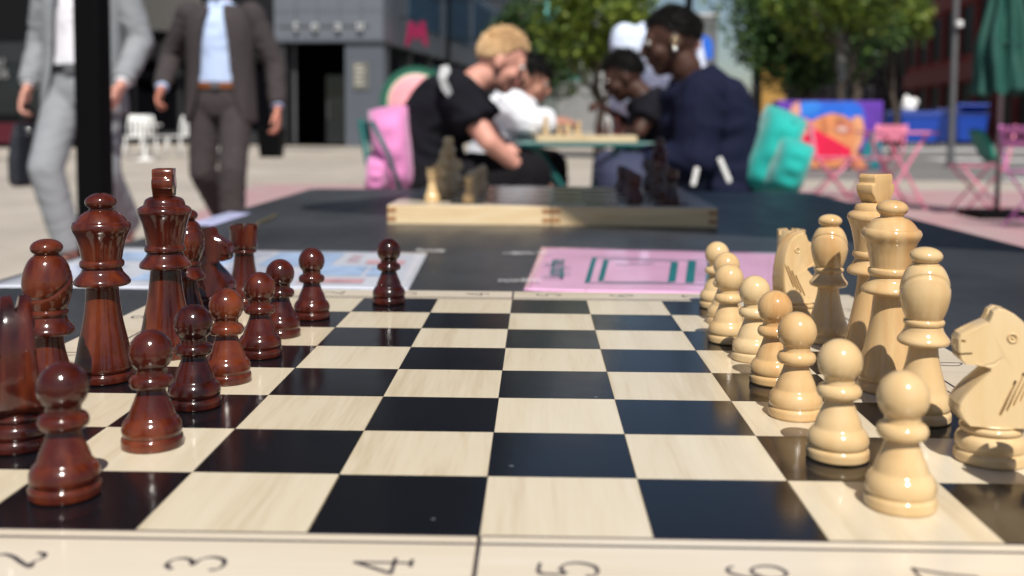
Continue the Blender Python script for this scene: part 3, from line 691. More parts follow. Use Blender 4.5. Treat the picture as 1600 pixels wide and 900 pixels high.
MB().lathe([(0.2, 0), (0.2, 0.02), (0.03, 0.06), (0.025, 0.7)], 20).build('pedestal', M_WHITE, q, auto=30)
bb = at_ground(424, 23); e = empty('black_bin', bb); tag(e, 'black square bin by the dark doorway', 'bin')
b = MB(); b.add([(-.22, -.2, 0), (.22, -.2, 0), (.22, .2, 0), (-.22, .2, 0), (-.27, -.25, .6), (.27, -.25, .6), (.27, .25, .6), (-.27, .25, .6)], [(0, 3, 2, 1), (4, 5, 6, 7), (0, 1, 5, 4), (1, 2, 6, 5), (2, 3, 7, 6), (3, 0, 4, 7)]); bevel(b.build('tub', M_BLACKMET, e), 0.02)
bevel(MB().box((0, 0, 0.615), (0.58, 0.54, 0.05)).build('rim', M_BLACKMET, e), 0.01)
MB().box((0, 0, 0.645), (0.44, 0.40, 0.012)).build('lid', M_BLACKMET, e)

YW = 9.0; cw = P(650, 160, YW); rw = 56*(YW-CY)/FPX
e = empty('round_panel', (cw.x, cw.y, 0)); tag(e, 'round pink panel with a dark green rim like a watermelon slice', 'panel')
e.rotation_euler.z = R(8)
def disc(name, r0, y0, th, mat):
    q = MB().lathe([(0, 0), (r0*0.98, 0), (r0, th*0.3), (r0, th*0.7), (r0*0.98, th), (0, th)], 64)
    q.v = [(x, y0-z, y+cw.z) for x, y, z in q.v]; return q.build(name, mat, e, auto=40)
disc('rind', rw, 0.0, 0.05, plain('dark_rind', (0.01, 0.10, 0.06), 0.5))
disc('pale_rind', rw*0.80, -0.052, 0.01, plain('pale_rind', (0.45, 0.55, 0.38), 0.5))
disc('flesh', rw*0.75, -0.064, 0.01, plain('pink_flesh', (0.78, 0.33, 0.37), 0.5))
for a in (-1, 1): MB().tube([(a*0.12, 0.03, cw.z-0.1), (a*0.2, 0.3, 0)], 0.015, 8).build('stand_leg', M_BLACKMET, e)
for a in (-1, 1): MB().tube([(a*0.12, 0.02, cw.z-0.1), (a*0.2, -0.25, 0)], 0.015, 8).build('stand_leg', M_BLACKMET, e)

# ================================================================== THE BLACK TABLE
tx0, tx1, ty0, ty1 = -0.432, 0.552, -0.75, 1.78
tb = empty('black_table', ((tx0+tx1)/2, (ty0+ty1)/2, 0)); tag(tb, 'long black table carrying both big chess boxes and the leaflets', 'table')
ox, oy = (tx0+tx1)/2, (ty0+ty1)/2
def rounded_rect(x0, y0, x1, y1, r, n=6):
    pts = []
    for cx, cy, a in ((x1-r, y1-r, 0), (x0+r, y1-r, 90), (x0+r, y0+r, 180), (x1-r, y0+r, 270)):
        pts += [(cx+r*math.cos(R(a+90*i/n)), cy+r*math.sin(R(a+90*i/n))) for i in range(n+1)]
    return pts
q = MB(); q.prism(rounded_rect(tx0-ox, ty0-oy, tx1-ox, ty1-oy, 0.03), 0.03, lambda x, y, t: (x, y, TOPZ-0.03+t))
bevel(q.build('table_top', M_TABLE, tb), 0.005, 3)
for a in (-1, 1):
    for b in (-1, 1):
        bevel(MB().box((a*(tx1-tx0-0.16)/2, b*(ty1-ty0-0.3)/2, (TOPZ-0.03)/2), (0.05, 0.05, TOPZ-0.032)).build('leg', M_BLACKMET, tb), 0.004)
for b in (-1, 1): MB().box((0, b*(ty1-ty0-0.3)/2, TOPZ-0.06), (tx1-tx0-0.24, 0.03, 0.05)).build('rail', M_BLACKMET, tb)

# ------------------------------------------------------------------ chess boxes
GL = {'1': [[(.15, .8), (.32, 1), (.32, 0)], [(.12, 0), (.5, 0)]],
 '2': [[(.02, .78), (.08, .93), (.25, 1), (.45, .93), (.52, .76), (.42, .55), (.2, .3), (.02, .05), (.2, .1), (.4, .02), (.56, .06), (.62, .2)]],
 '3': [[(.04, .86), (.18, .99), (.38, .97), (.48, .82), (.42, .64), (.22, .54), (.44, .48), (.55, .3), (.46, .08), (.24, 0), (.06, .06), (.02, .18)]],
 '4': [[(.44, 0), (.44, 1), (.0, .3), (.62, .3)], [(.3, 0), (.58, 0)]],
 '5': [[(.52, 1), (.12, 1), (.1, .58), (.3, .64), (.5, .54), (.56, .3), (.44, .06), (.22, 0), (.04, .08), (.02, .2)]],
 '6': [[(.52, .88), (.42, .99), (.24, .96), (.08, .72), (.03, .36), (.12, .08), (.3, 0), (.5, .1), (.56, .32), (.46, .54), (.28, .58), (.1, .46), (.04, .34)]],
 '7': [[(.02, .82), (.04, 1), (.56, 1), (.34, .5), (.24, 0)]],
 '8': [[(.3, .54), (.1, .66), (.08, .88), (.3, 1), (.5, .88), (.48, .66), (.3, .54), (.08, .38), (.06, .12), (.3, 0), (.54, .12), (.52, .38), (.3, .54)]],
 'A': [[(0, 0), (.3, 1), (.6, 0)], [(.11, .36), (.49, .36)]],
 'B': [[(.08, 0), (.08, 1), (.36, .98), (.5, .84), (.46, .6), (.3, .53), (.08, .53)], [(.3, .53), (.54, .42), (.56, .16), (.4, .02), (.08, 0)]],
 'C': [[(.58, .82), (.44, .98), (.22, .96), (.05, .7), (.05, .3), (.22, .04), (.44, .02), (.58, .18)]],
 'D': [[(.08, 0), (.08, 1), (.34, .97), (.54, .76), (.58, .5), (.54, .24), (.34, .03), (.08, 0)]],
 'E': [[(.54, 1), (.08, 1), (.08, 0), (.56, 0)], [(.08, .52), (.42, .52)]],
 'F': [[(.54, 1), (.08, 1), (.08, 0)], [(.08, .52), (.42, .52)]],
 'G': [[(.58, .82), (.42, .98), (.2, .96), (.05, .7), (.05, .3), (.22, .04), (.44, .02), (.56, .16), (.56, .44), (.36, .44)]],
 'H': [[(.08, 0), (.08, 1)], [(.54, 0), (.54, 1)], [(.08, .52), (.54, .52)]]}
def smooth_line(pts, k=5):
    if len(pts) < 4: return [Vector((*p, 0)) for p in pts]
    p = [Vector((*q, 0)) for q in pts]; p = [2*p[0]-p[1]]+p+[2*p[-1]-p[-2]]; out = []
    for i in range(1, len(p)-2):
        for t in range(k):
            u = t/k; a, b, c, d = p[i-1:i+3]
            out.append(0.5*((2*b)+(c-a)*u+(2*a-5*b+4*c-d)*u*u+(3*b-a-3*c+d)*u**3))
    return out+[p[-2]]
SHARP = set('1475AEFH')
def glyph(ch, h, wd):
    """thin stroked character lying flat, centred"""
    mb = MB()
    for st in GL[ch]:
        pts = [Vector((*q, 0)) for q in st] if ch in '14AEFH7' else smooth_line(st)
        for i in range(len(pts)-1):
            a, b = pts[i]*h, pts[i+1]*h; d = (b-a)
            if d.length < 1e-7: continue
            n_ = Vector((-d.y, d.x, 0)).normalized(); ang = abs(d.normalized().dot(Vector((0.6, 0.8, 0))))
            wv = wd*(0.45+0.75*(ang)); e_ = d.normalized()*wd*0.25; zz = 0.00002*(i % 2)
            vv = [a-e_+n_*wv/2, a-e_-n_*wv/2, b+e_-n_*wv/2, b+e_+n_*wv/2]
            mb.add([Vector((p.x-0.3*h, p.y-0.5*h, zz)) for p in vv], [(0, 1, 2, 3)])
    return mb
sq_me = MB().box((0, 0, 0.0003), (SQ-0.00025, SQ-0.00025, 0.0006)).mesh('square')
def chess_box(loc, rz, label, squares=True, edge_joints=False, glyphs=True):
    e = empty('chess_box', loc, rz); tag(e, label, 'chess board')
    half = 0.212; full = 0.424
    for s in (-1, 1):
        hf = bevel(MB().box((s*(half/2+0.0002), 0, BT/2-0.0002), (half-0.0006, full, BT-0.0004)).build('box_half', M_BOXSIDE, e), 0.0012, 2)
        # veneer border of this half: three strips
        b0 = 4*SQ+0.0002
        tp = BT
        def strip(a, b): MB().span((a[0], a[1], tp-0.0004), (b[0], b[1], tp+0.0002)).build('border_strip', M_BORD, hf)
        xa, xb = sorted((s*0.0006, s*half*0.996))
        strip((xa, -full/2+0.0008), (xb, -b0)); strip((xa, b0), (xb, full/2-0.0008))
        xa, xb = sorted((s*b0, s*half*0.996)); strip((xa, -b0+0.0001), (xb, b0-0.0001))
        for y in (-1, 1):
            MB().span((min(s*0.0006, s*(b0+.0055)), y*(b0+0.0055)-0.0004, tp+0.00021), (max(s*0.0006, s*(b0+.0055)), y*(b0+0.0055)+0.0004, tp+0.0004)).build('border_line', M_INK, hf)
            MB().span((min(s*0.0006, s*b0), y*(b0+0.0003)-0.00025, tp+0.00021), (max(s*0.0006, s*b0), y*(b0+0.0003)+0.00025, tp+0.00038)).build('border_line', M_INK, hf)
        MB().span((s*(b0+0.0055)-0.0004, -b0-0.0049, tp+0.00021), (s*(b0+0.0055)+0.0004, b0+0.0049, tp+0.0004)).build('border_line', M_INK, hf)
        MB().span((s*(b0+0.0003)-0.00025, -b0, tp+0.00021), (s*(b0+0.0003)+0.00025, b0, tp+0.00038)).build('border_line', M_INK, hf)
        if edge_joints:
            for yy in (-1, 1):
                for xx in (s*0.006, s*(half-0.006)):
                    for zz in (0.3, 0.75): MB().box((xx, yy*(full/2+0.0002), BT*zz), (0.011, 0.0012, BT*0.22)).build('finger_joint', plain('end_grain', (0.36, 0.18, 0.08), 0.6), hf)
    MB().span((-0.0005, -full/2+0.002, 0.002), (0.0005, full/2-0.002, BT-0.001)).build('fold_line', M_INK, e)
    for i in range(8):
        for j in range(8):
            dark = (i+j) % 2 == 1
            o = bpy.data.objects.new('square', sq_me if dark else sq_me2); col.objects.link(o); o.parent = e
            o.location = ((i-3.5)*SQ+random.uniform(-.00008, .00008), (j-3.5)*SQ+random.uniform(-.00008, .00008), BT-0.0003+random.uniform(-.00003, .00003)); o.rotation_euler = (random.uniform(-.0012, .0012), random.uniform(-.0012, .0012), 0)
    if glyphs:
        for i in range(8):
            for y in (-1, 1):
                o = glyph(str(i+1), 0.0138, 0.0011).build('number', M_INK, e); o.rotation_euler.z = R(90); o.location = ((i-3.5)*SQ, y*(4*SQ+0.0195), BT+0.00022)
            for x in (-1, 1):
                o = glyph('HGFEDCBA'[i], 0.0118, 0.0011).build('letter', M_INK, e); o.rotation_euler.z = R(-90); o.location = (x*(4*SQ+0.0195), (i-3.5)*SQ, BT+0.00022)
    return e
sq_me.materials.append(M_SQD); sq_me2 = sq_me.copy(); sq_me2.materials.clear(); sq_me2.materials.append(M_SQL)
board1 = chess_box((0, 4*SQ, TOPZ), 0, 'open chess board with black and pale squares, its pieces standing in starting rows')
B2 = Vector((0.038, 1.068+0.212, TOPZ))
board2 = chess_box(B2, R(-1.2), 'second open chess box further along the black table, half in shade', edge_joints=True)

# ------------------------------------------------------------------ chess pieces (profiles in squares)
def arc(cx, cz, rx, rz, a0, a1, n=8): return [(cx+rx*math.cos(R(a0+(a1-a0)*i/n)), cz+rz*math.sin(R(a0+(a1-a0)*i/n))) for i in range(n+1)]
def dense(prof, k=3):
    """round the profile with a Catmull-Rom pass but keep sharp grooves readable"""
    out = []
    p = [Vector((r, z)) for r, z in prof]; p = [p[0]]+p+[p[-1]]
    for i in range(1, len(p)-2):
        a, b, c, d = p[i-1:i+3]
        for t in range(k):
            u = t/k; v = 0.5*((2*b)+(c-a)*u+(2*a-5*b+4*c-d)*u*u+(3*b-a-3*c+d)*u**3)
            out.append((max(v.x, 0.0005), v.y))
    out.append((max(p[-2].x, 0.0005), p[-2].y)); return out
def foot(r):
    return [(r*0.96, 0), (r, 0.012), (r*1.005, 0.03), (r, 0.062), (r*0.965, 0.078), (r*0.935, 0.084), (r*0.93, 0.090), (r*0.95, 0.098), (r*0.975, 0.115)]
pawn = foot(.23)+[(.225, .145), (.216, .178), (.196, .208), (.178, .228), (.170, .248), (.158, .285), (.138, .33), (.118, .38), (.107, .415), (.104, .435),
   (.112, .438), (.145, .447), (.160, .468), (.163, .487), (.160, .506), (.146, .528), (.122, .540), (.114, .545)]+arc(0, .705, .164, .166, -46, 90, 14)
queen = foot(.278)+[(.272, .15), (.262, .20), (.250, .245), (.244, .275), (.240, .30), (.224, .38), (.200, .48), (.178, .59), (.163, .70), (.154, .80), (.151, .862),
   (.17, .866), (.225, .872), (.255, .885), (.263, .905), (.252, .93), (.222, .962), (.196, .992), (.185, 1.018), (.180, 1.03),
   (.186, 1.034), (.202, 1.05), (.206, 1.07), (.202, 1.092), (.188, 1.105), (.186, 1.112), (.196, 1.17), (.212, 1.25), (.238, 1.325), (.262, 1.368), (.273, 1.395), (.272, 1.42), (.258, 1.445), (.238, 1.455), (.232, 1.462), (.205, 1.497), (.165, 1.532), (.125, 1.55), (.108, 1.556), (.108, 1.562)]+arc(0, 1.632, .146, .080, -42, 90, 10)
king = foot(.29)+[(.284, .155), (.273, .21), (.260, .265), (.252, .30), (.245, .33), (.228, .42), (.204, .53), (.182, .65), (.167, .76), (.158, .85), (.155, .882),
   (.175, .886), (.232, .892), (.260, .903), (.268, .922), (.258, .948), (.228, .98), (.202, 1.012), (.190, 1.038), (.186, 1.05),
   (.192, 1.054), (.210, 1.07), (.214, 1.092), (.208, 1.112), (.196, 1.125), (.194, 1.133), (.202, 1.20), (.222, 1.30), (.248, 1.385), (.268, 1.43), (.276, 1.445), (.279, 1.465), (.272, 1.49), (.245, 1.512), (.222, 1.522), (.214, 1.530), (.210, 1.55), (.196, 1.578), (.165, 1.60), (.12, 1.612), (.10, 1.618), (.0, 1.62)]
bishop = foot(.25)+[(.244, .15), (.233, .195), (.214, .235), (.204, .26), (.19, .305), (.166, .38), (.144, .46), (.130, .53), (.124, .58), (.123, .605),
   (.14, .608), (.185, .614), (.213, .628), (.220, .65), (.21, .672), (.186, .70), (.167, .73), (.158, .76), (.155, .772), (.166, .778), (.172, .795), (.168, .812), (.156, .82), (.155, .828)]+\
   [(.172, .862), (.193, .92), (.208, .985), (.212, 1.04), (.205, 1.10), (.186, 1.165), (.158, 1.22), (.128, 1.252), (.112, 1.258), (.112, 1.266)]+arc(0, 1.328, .137, .074, -44, 90, 10)
rook = foot(.25)+[(.244, .15), (.230, .195), (.208, .235), (.198, .26), (.184, .31), (.162, .40), (.144, .50), (.134, .59), (.130, .655),
   (.14, .66), (.160, .668), (.166, .684), (.162, .70), (.15, .71), (.15, .716), (.166, .735), (.176, .765), (.181, .82), (.183, .90), (.184, 1.00), (.183, 1.02), (.178, 1.03), (.12, 1.03), (.115, 1.02), (.113, .93), (.0, .925)]
kbase = foot(.255)+[(.249, .15), (.238, .178), (.215, .198), (.205, .206), (.203, .212), (.214, .218), (.222, .235), (.218, .252), (.204, .262), (.20, .268), (.198, .285), (.0, .285)]

WID = {'pawn': .95, 'queen': .94, 'king': .94, 'bishop': .92, 'rook': .96, 'knight_base': .97}
def lathe_mesh(name, prof, n=72, k=3):
    return MB().lathe([(r*SQ*WID[name], z*SQ*(.98 if name == 'pawn' else 1.0)) for r, z in dense(prof, k)], n).mesh(name, True)
me_pawn = lathe_mesh('pawn', pawn); me_queen = lathe_mesh('queen', queen); me_king = lathe_mesh('king', king)
for me in (me_pawn, me_queen, me_king): me.set_sharp_from_angle(angle=R(50))
# queen: shallow scallops on the crown rim
for v in me_queen.vertices:
    z = v.co.z/SQ
    if 1.33 < z < 1.462:
        a = math.atan2(v.co.y, v.co.x); f_ = 1-0.022*(0.5+0.5*math.cos(a*8))**3*max(0, 1-abs(z-1.405)/0.06); v.co.x *= f_; v.co.y *= f_
# bishop with its mitre cut as a curved groove
me_bish = lathe_mesh('bishop', bishop, 120, 8)
bn = Vector((0.0, 0.62, 0.78)).normalized()
for v in me_bish.vertices:
    c = v.co/SQ
    if .84 < c.z < 1.25:
        d = abs((c-Vector((0, 0, 1.06))).dot(bn))
        if d < 0.02:
            f_ = 1-0.055*(1-(d/0.02)**2); v.co.x *= f_; v.co.y *= f_
me_rook = lathe_mesh('rook', rook); me_rook.set_sharp_from_angle(angle=R(40))
def boolean(o, cutters):
    for c in cutters:
        m_ = o.modifiers.new('b', 'BOOLEAN'); m_.operation = 'DIFFERENCE'; m_.object = c; m_.solver = 'EXACT'
    bake(o)
    for c in cutters: bpy.data.objects.remove(c)
ro = link('rook', me_rook)
cut = []
for k in range(3):
    a = R(k*60+15); cut.append(MB().box((0, 0, 1.01*SQ), (0.5*SQ, 0.05*SQ, 0.085*SQ), rz=a).build('cut', None))
boolean(ro, cut); me_rook = ro.data; bpy.data.objects.remove(ro)
# knight head: flat carved profile facing +x
kp = [(.01, 1.105), (.045, 1.08), (.06, 1.035), (.075, 1.005), (.12, .985), (.20, .945), (.255, .91), (.272, .875), (.272, .80), (.258, .735), (.225, .705), (.16, .70), (.10, .70), (.055, .685), (.06, .66), (.10, .62), (.17, .55), (.235, .475), (.268, .42), (.272, .37), (.25, .315), (.205, .285), (.0, .28), (-.19, .285), (-.235, .33), (-.262, .42), (-.272, .55), (-.268, .68), (-.25, .82), (-.215, .93), (-.16, 1.015), (-.10, 1.065), (-.04, 1.095)]
def knight_head():
    layers = [(-.115, .88), (-.105, .95), (-.085, .99), (-.05, 1.0), (.05, 1.0), (.085, .99), (.105, .95), (.115, .88)]
    cx, cz = -.02, .62; n = len(kp); v = []
    for y, s in layers:
        for x, z in kp:
            th = 1.0 if z > .34 else 1.25
            thick = (1.28 - 0.42*max(0, (z-.3))/.8)*th
            if x > .12 and z > .68: thick *= 0.82
            sx_ = s if z < 0.99 else 1-(1-s)*0.5
            v.append(((cx+(x-cx)*(1-(1-sx_)*0.55))*SQ, y*thick*SQ, (cz+(z-cz)*(1-(1-sx_)*0.42) if z > .30 else z)*SQ))
    k = len(layers); f = [(i*n+j, i*n+(j+1) % n, (i+1)*n+(j+1) % n, (i+1)*n+j) for i in range(k-1) for j in range(n)]
    f += [tuple(range(n-1, -1, -1)), tuple((k-1)*n+j for j in range(n))]
    o = MB().add(v, f).build('knight_head', None)
    cut = []
    for sd_ in (-1, 1):
        for i in range(4):
            x0 = -.205+i*.05; L = .34-.025*i
            cut.append(MB().box((x0*SQ, sd_*.150*SQ, (.62-.045*i)*SQ), (.018*SQ, .085*SQ, L*SQ), ry=R(-24)).build('cut', None))
    cut.append(MB().box((.24*SQ, 0, .772*SQ), (.13*SQ, .5*SQ, .013*SQ), ry=R(8)).build('cut', None))
    for sd_ in (-1, 1):
        cut.append(MB().ellipsoid((.235*SQ, sd_*.10*SQ, .862*SQ), (.018*SQ, .03*SQ, .012*SQ), n=10, m=6).build('cut', None))
        jw = MB().tube([(x*SQ, sd_*.128*SQ, z*SQ) for x, z in ((.10, .70), (.03, .715), (-.02, .76), (-.03, .82))], [.008*SQ, .014*SQ, .014*SQ, .006*SQ], 8); cut.append(jw.build('cut', None))
    # notch that parts the two ears
    nv = MB(); nv.prism([(-.05, 1.2), (.0, 1.0), (.05, 1.2)], .55*SQ, lambda x, z, t: (t-.23*SQ, x*SQ, z*SQ)); cut.append(nv.build('cut', None))
    boolean(o, cut)
    me = o.data; bpy.data.objects.remove(o); me.polygons.foreach_set('use_smooth', [True]*len(me.polygons)); me.set_sharp_from_angle(angle=R(24)); return me
me_khead = knight_head(); me_kbase = lathe_mesh('knight_base', kbase); me_kbase.set_sharp_from_angle(angle=R(50))
ev = MB()
def torus(mb, c, R0, r0, ax, n=20, k=8):
    c = Vector(c); v = []
    for i in range(n):
        a = 2*math.pi*i/n
        for j in range(k):
            b_ = 2*math.pi*j/k; rr = R0+r0*math.cos(b_)
            v.append(c+(Vector((rr*math.cos(a), r0*math.sin(b_), rr*math.sin(a))) if ax == 'y' else Vector((rr*math.cos(a), rr*math.sin(a), r0*math.sin(b_)))))
    f = [(i*k+j, ((i+1) % n)*k+j, ((i+1) % n)*k+(j+1) % k, i*k+(j+1) % k) for i in range(n) for j in range(k)]
    return mb.add(v, f)
for sd_ in (-1, 1):
    torus(ev, (-.085*SQ, sd_*.112*SQ, .90*SQ), .030*SQ, .009*SQ, 'y'); ev.ellipsoid((-.085*SQ, sd_*.112*SQ, .90*SQ), (.011*SQ, .008*SQ, .011*SQ), n=8, m=6)
me_eye = ev.mesh('eye', True)
# king finial: a squat slab cross
fo = MB(); fo.box((0, 0, 1.645*SQ), (.17*SQ, .15*SQ, .08*SQ)); fo = fo.build('f', None)
def finial_mesh():
    pl = [(-.085, 1.612), (.085, 1.612), (.105, 1.66), (.135, 1.70), (.142, 1.74), (.138, 1.79), (.112, 1.798), (.110, 1.81), (.114, 1.86), (.10, 1.892), (-.10, 1.892), (-.114, 1.86), (-.110, 1.81), (-.112, 1.798), (-.138, 1.79), (-.142, 1.74), (-.135, 1.70), (-.105, 1.66)]
    mb = MB(); mb.prism(pl, .17*SQ, lambda x, z, t: (x*1.22*SQ, (t-.085*SQ)*1.15, z*SQ)); o = mb.build('finial', None); bevel(o, .016*SQ, 3, 25); bake(o)
    me = o.data; bpy.data.objects.remove(o); me.polygons.foreach_set('use_smooth', [True]*len(me.polygons)); me.set_sharp_from_angle(angle=R(35)); return me
bpy.data.objects.remove(fo)
me_fin = finial_mesh()
def coloured(me, mat): c = me.copy(); c.materials.clear(); c.materials.append(mat); return c
PM = {}
for nm, mat in (('b', M_BROWN), ('w', M_CREAM), ('h', M_HONEY)):
    for k_, me in (('pawn', me_pawn), ('queen', me_queen), ('king', me_king), ('bishop', me_bish), ('rook', me_rook), ('khead', me_khead), ('kbase', me_kbase), ('eye', me_eye), ('fin', me_fin)):
        PM[nm+k_] = coloured(me, mat)
def piece(kind, c, loc, rz, label, group):
    nm = {'pawn': 'chess_pawn', 'queen': 'chess_queen', 'king': 'chess_king', 'bishop': 'chess_bishop', 'rook': 'chess_rook', 'knight': 'chess_knight'}[kind]
    if kind in ('knight', 'king'):
        e = empty(nm, loc, rz)
        if kind == 'knight':
            link('base', PM[c+'kbase'], None, e); h = link('head', PM[c+'khead'], None, e); link('eye', PM[c+'eye'], None, h)
        else: link('body', PM[c+'king'], None, e); link('finial', PM[c+'fin'], None, e)
    else:
        e = link(nm, PM[c+kind], None, None, loc); e.rotation_euler.z = rz
    return tag(e, label, 'chess piece', group)
ORDER = ['rook', 'knight', 'bishop', 'queen', 'king', 'bishop', 'knight', 'rook']
SIDE = ["queen-side ", "queen-side ", "queen-side ", "", "", "king-side ", "king-side ", "king-side "]
CN = {'b': 'reddish brown', 'w': 'pale cream'}
ZP = BZ+0.0004
def B1(a, b): return Vector(((a-4)*SQ, b*SQ, ZP))
gb, gw = 'brown chess pieces on the front board', 'cream chess pieces on the front board'
# measured spots on the front board
bmain = {2: (.56, 1.5, R(119)), 3: (.32, 2.5, R(170)), 4: (.372, 3.45, 0.3), 5: (.592, 4.45, R(101)), 6: (.45, 5.5, 1.0), 7: (.40, 6.5, R(-8)), 8: (.523, 7.5, 0.4)}
for r, (a, b, rz) in bmain.items():
    k_ = ORDER[r-1]
    piece(k_, 'b', B1(a, b), rz, f"{CN['b']} lacquered {SIDE[r-1]}{k_} in the back row of the front board", gb)
wmain = {2: (7.557, 1.5, R(173)), 3: (7.433, 2.5, R(-12)), 4: (7.476, 3.45, 0.0), 5: (7.663, 4.5, R(35)), 6: (7.508, 5.5, R(-20)), 7: (7.42, 6.5, R(20)), 8: (7.58, 7.5, 0.2), 1: (7.62, .48, 0.3)}
for r, (a, b, rz) in wmain.items():
    k_ = ORDER[r-1]
    piece(k_, 'h' if k_ == 'king' else 'w', B1(a, b), rz, f"{CN['w']} lacquered {SIDE[r-1]}{k_} in the back row of the front board", gw)
bp_ = [(1.34, .54), (1.52, 1.56), (1.48, 2.62), (1.50, 3.46), (1.53, 4.49), (1.49, 5.49), (1.61, 6.55), (2.39, 7.63)]
wp_ = [(6.60, .57), (6.48, 1.51), (6.44, 2.57), (6.51, 3.66), (6.52, 4.60), (6.42, 5.46), (6.58, 6.5), (6.66, 7.60)]
for i in range(8):
    beh = f"{SIDE[i]}{ORDER[i]}"
    lb = f"{CN['b']} lacquered pawn standing before its {beh} on the front board" if i < 7 else 'reddish brown pawn moved out alone towards the middle of the front board'
    piece('pawn', 'b', B1(*bp_[i]), random.uniform(0, 6), lb, gb)
    piece('pawn', 'h' if i in (2, 3) else 'w', B1(*wp_[i]), random.uniform(0, 6), f"{CN['w']} lacquered pawn standing before its {beh} on the front board", gw)
# second box: both sides in their rows
def B2p(i, j):
    v = Vector(((i-4)*SQ, (j-4)*SQ, 0)); v.rotate(Euler((0, 0, R(-1.2)))); return Vector((B2.x+v.x, B2.y+v.y, TOPZ+BT+0.0004))
for c, ci, cp, rot in (('w', .5, 1.5, 0.0), ('b', 7.5, 6.5, math.pi)):
    for r in range(8):
        piece(ORDER[r], c, B2p(ci+random.uniform(-.08, .08), r+.5+random.uniform(-.08, .08)), rot+random.uniform(-.3, .3), f"{CN[c]} {SIDE[r]}{ORDER[r]} in the back row of the second board", f"{CN[c]} pieces on the second board")
        piece('pawn', c, B2p(cp+random.uniform(-.08, .08), r+.5+random.uniform(-.08, .08)), 0, f"{CN[c]} pawn before its {SIDE[r]}{ORDER[r]} on the second board", f"{CN[c]} pieces on the second board")

# ------------------------------------------------------------------ leaflets on the table
M_PAPER = plain('bluish_paper', (0.62, 0.65, 0.74), 0.35, coat=0.6, var=0.04, scale=20, bump=0.25, bscale=14)
M_PINKPAPER = plain('pink_paper', (0.76, 0.42, 0.64), 0.35, coat=0.6, var=0.05, scale=20, bump=0.25, bscale=14)
M_PRINT = plain('dark_teal_print', (0.005, 0.12, 0.13), 0.5)
def sheet(name, label, poly, mat, seed, cat='leaflet'):
    """slightly wavy sheet lying on the table; returns (empty-free) object and height function"""
    c = sum((Vector((*p, 0)) for p in poly), Vector())/len(poly); c.z = TOPZ
    nx, ny = 26, 20; v = []; f = []
    a, b, cc, d = [Vector((*p, 0)) for p in poly]
    def hgt(u, t): 
        return 0.0009+0.0013*max(0, noise.noise(Vector((u*3.1+seed, t*2.3, seed)))+0.15)
    for i in range(nx+1):
        for j in range(ny+1):
            u, t = i/nx, j/ny; p = (a*(1-u)+b*u)*(1-t)+(d*(1-u)+cc*u)*t; v.append((p.x-c.x, p.y-c.y, hgt(u, t)))
    f = [(i*(ny+1)+j, (i+1)*(ny+1)+j, (i+1)*(ny+1)+j+1, i*(ny+1)+j+1) for i in range(nx) for j in range(ny)]
    e = empty(name, c); tag(e, label, cat)
    o = MB().add(v, f).build('sheet', mat, e, smooth=True); m_ = o.modifiers.new('s', 'SOLIDIFY'); m_.thickness = 0.0003; m_.offset = -1
    def put(pname, poly2, pm):
        """printed patch from (u, t) polygon, subdivided to follow the sheet"""
        (u0, t0), (u1, t1) = poly2; vv = []; n_, k_ = max(2, int(abs(u1-u0)*40)+1), max(2, int(abs(t1-t0)*40)+1)
        for i in range(n_+1):
            for j in range(k_+1):
                u, t = u0+(u1-u0)*i/n_, t0+(t1-t0)*j/k_; p = (a*(1-u)+b*u)*(1-t)+(d*(1-u)+cc*u)*t; vv.append((p.x-c.x, p.y-c.y, hgt(u, t)+0.0003))
        ff = [(i*(k_+1)+j, (i+1)*(k_+1)+j, (i+1)*(k_+1)+j+1, i*(k_+1)+j+1) for i in range(n_) for j in range(k_)]
        return MB().add(vv, ff).build(pname, pm, e)
    return e, put, c
def g2(px, py): p = G(px, py, TOPZ); return (p.x, p.y)
xl = tx0+0.012
blue, putb, cb = sheet('information_leaflet', 'pale blue printed leaflet in a plastic sleeve behind the brown pieces', [(xl, g2(60, 452)[1]), (g2(640, 452)[0], g2(640, 455)[1]), g2(668, 397), (xl, g2(300, 389)[1])], M_PAPER, 3)
M_BLUEPR = plain('light_blue_print', (0.36, 0.50, 0.74), 0.4, coat=0.5, var=0.25, scale=40)
M_REDPR = plain('faint_red_print', (0.62, 0.34, 0.38), 0.4, coat=0.5, var=0.3, scale=60)
M_GREYPR = plain('grey_blue_print', (0.42, 0.48, 0.64), 0.4, coat=0.5, var=0.2, scale=60)
for u0, t0, u1, t1, mm in [(.55, .52, .75, .93, M_BLUEPR), (.70, .30, .86, .55, M_BLUEPR), (.87, .30, .93, .55, M_BLUEPR), (.72, .12, .88, .22, M_REDPR), (.84, .62, .95, .74, M_REDPR), (.30, .15, .46, .8, M_BLUEPR), (.05, .2, .2, .5, M_GREYPR), (.08, .62, .26, .86, M_BLUEPR)]:
    putb('print_block', ((u0, t0), (u1, t1)), mm)
for i in range(13): putb('print_line', ((.48, .30+.048*i), (.48+random.uniform(.03, .06), .30+.048*i+.012)), M_GREYPR)
for i in range(9): putb('print_line', ((.5, .10+.045*i), (.5+random.uniform(.1, .17), .10+.045*i+.014)), M_GREYPR)
for i in range(6): putb('print_line', ((.78, .66+.04*i), (.78+random.uniform(.03, .05), .66+.04*i+.014)), M_REDPR)
pk, putp, cp_ = sheet('pink_leaflet', 'pink leaflet with dark teal laptop drawing and lettering behind the front board', [g2(818, 455.5), g2(1232, 466), g2(1228, 397), g2(846, 388)], M_PINKPAPER, 8)
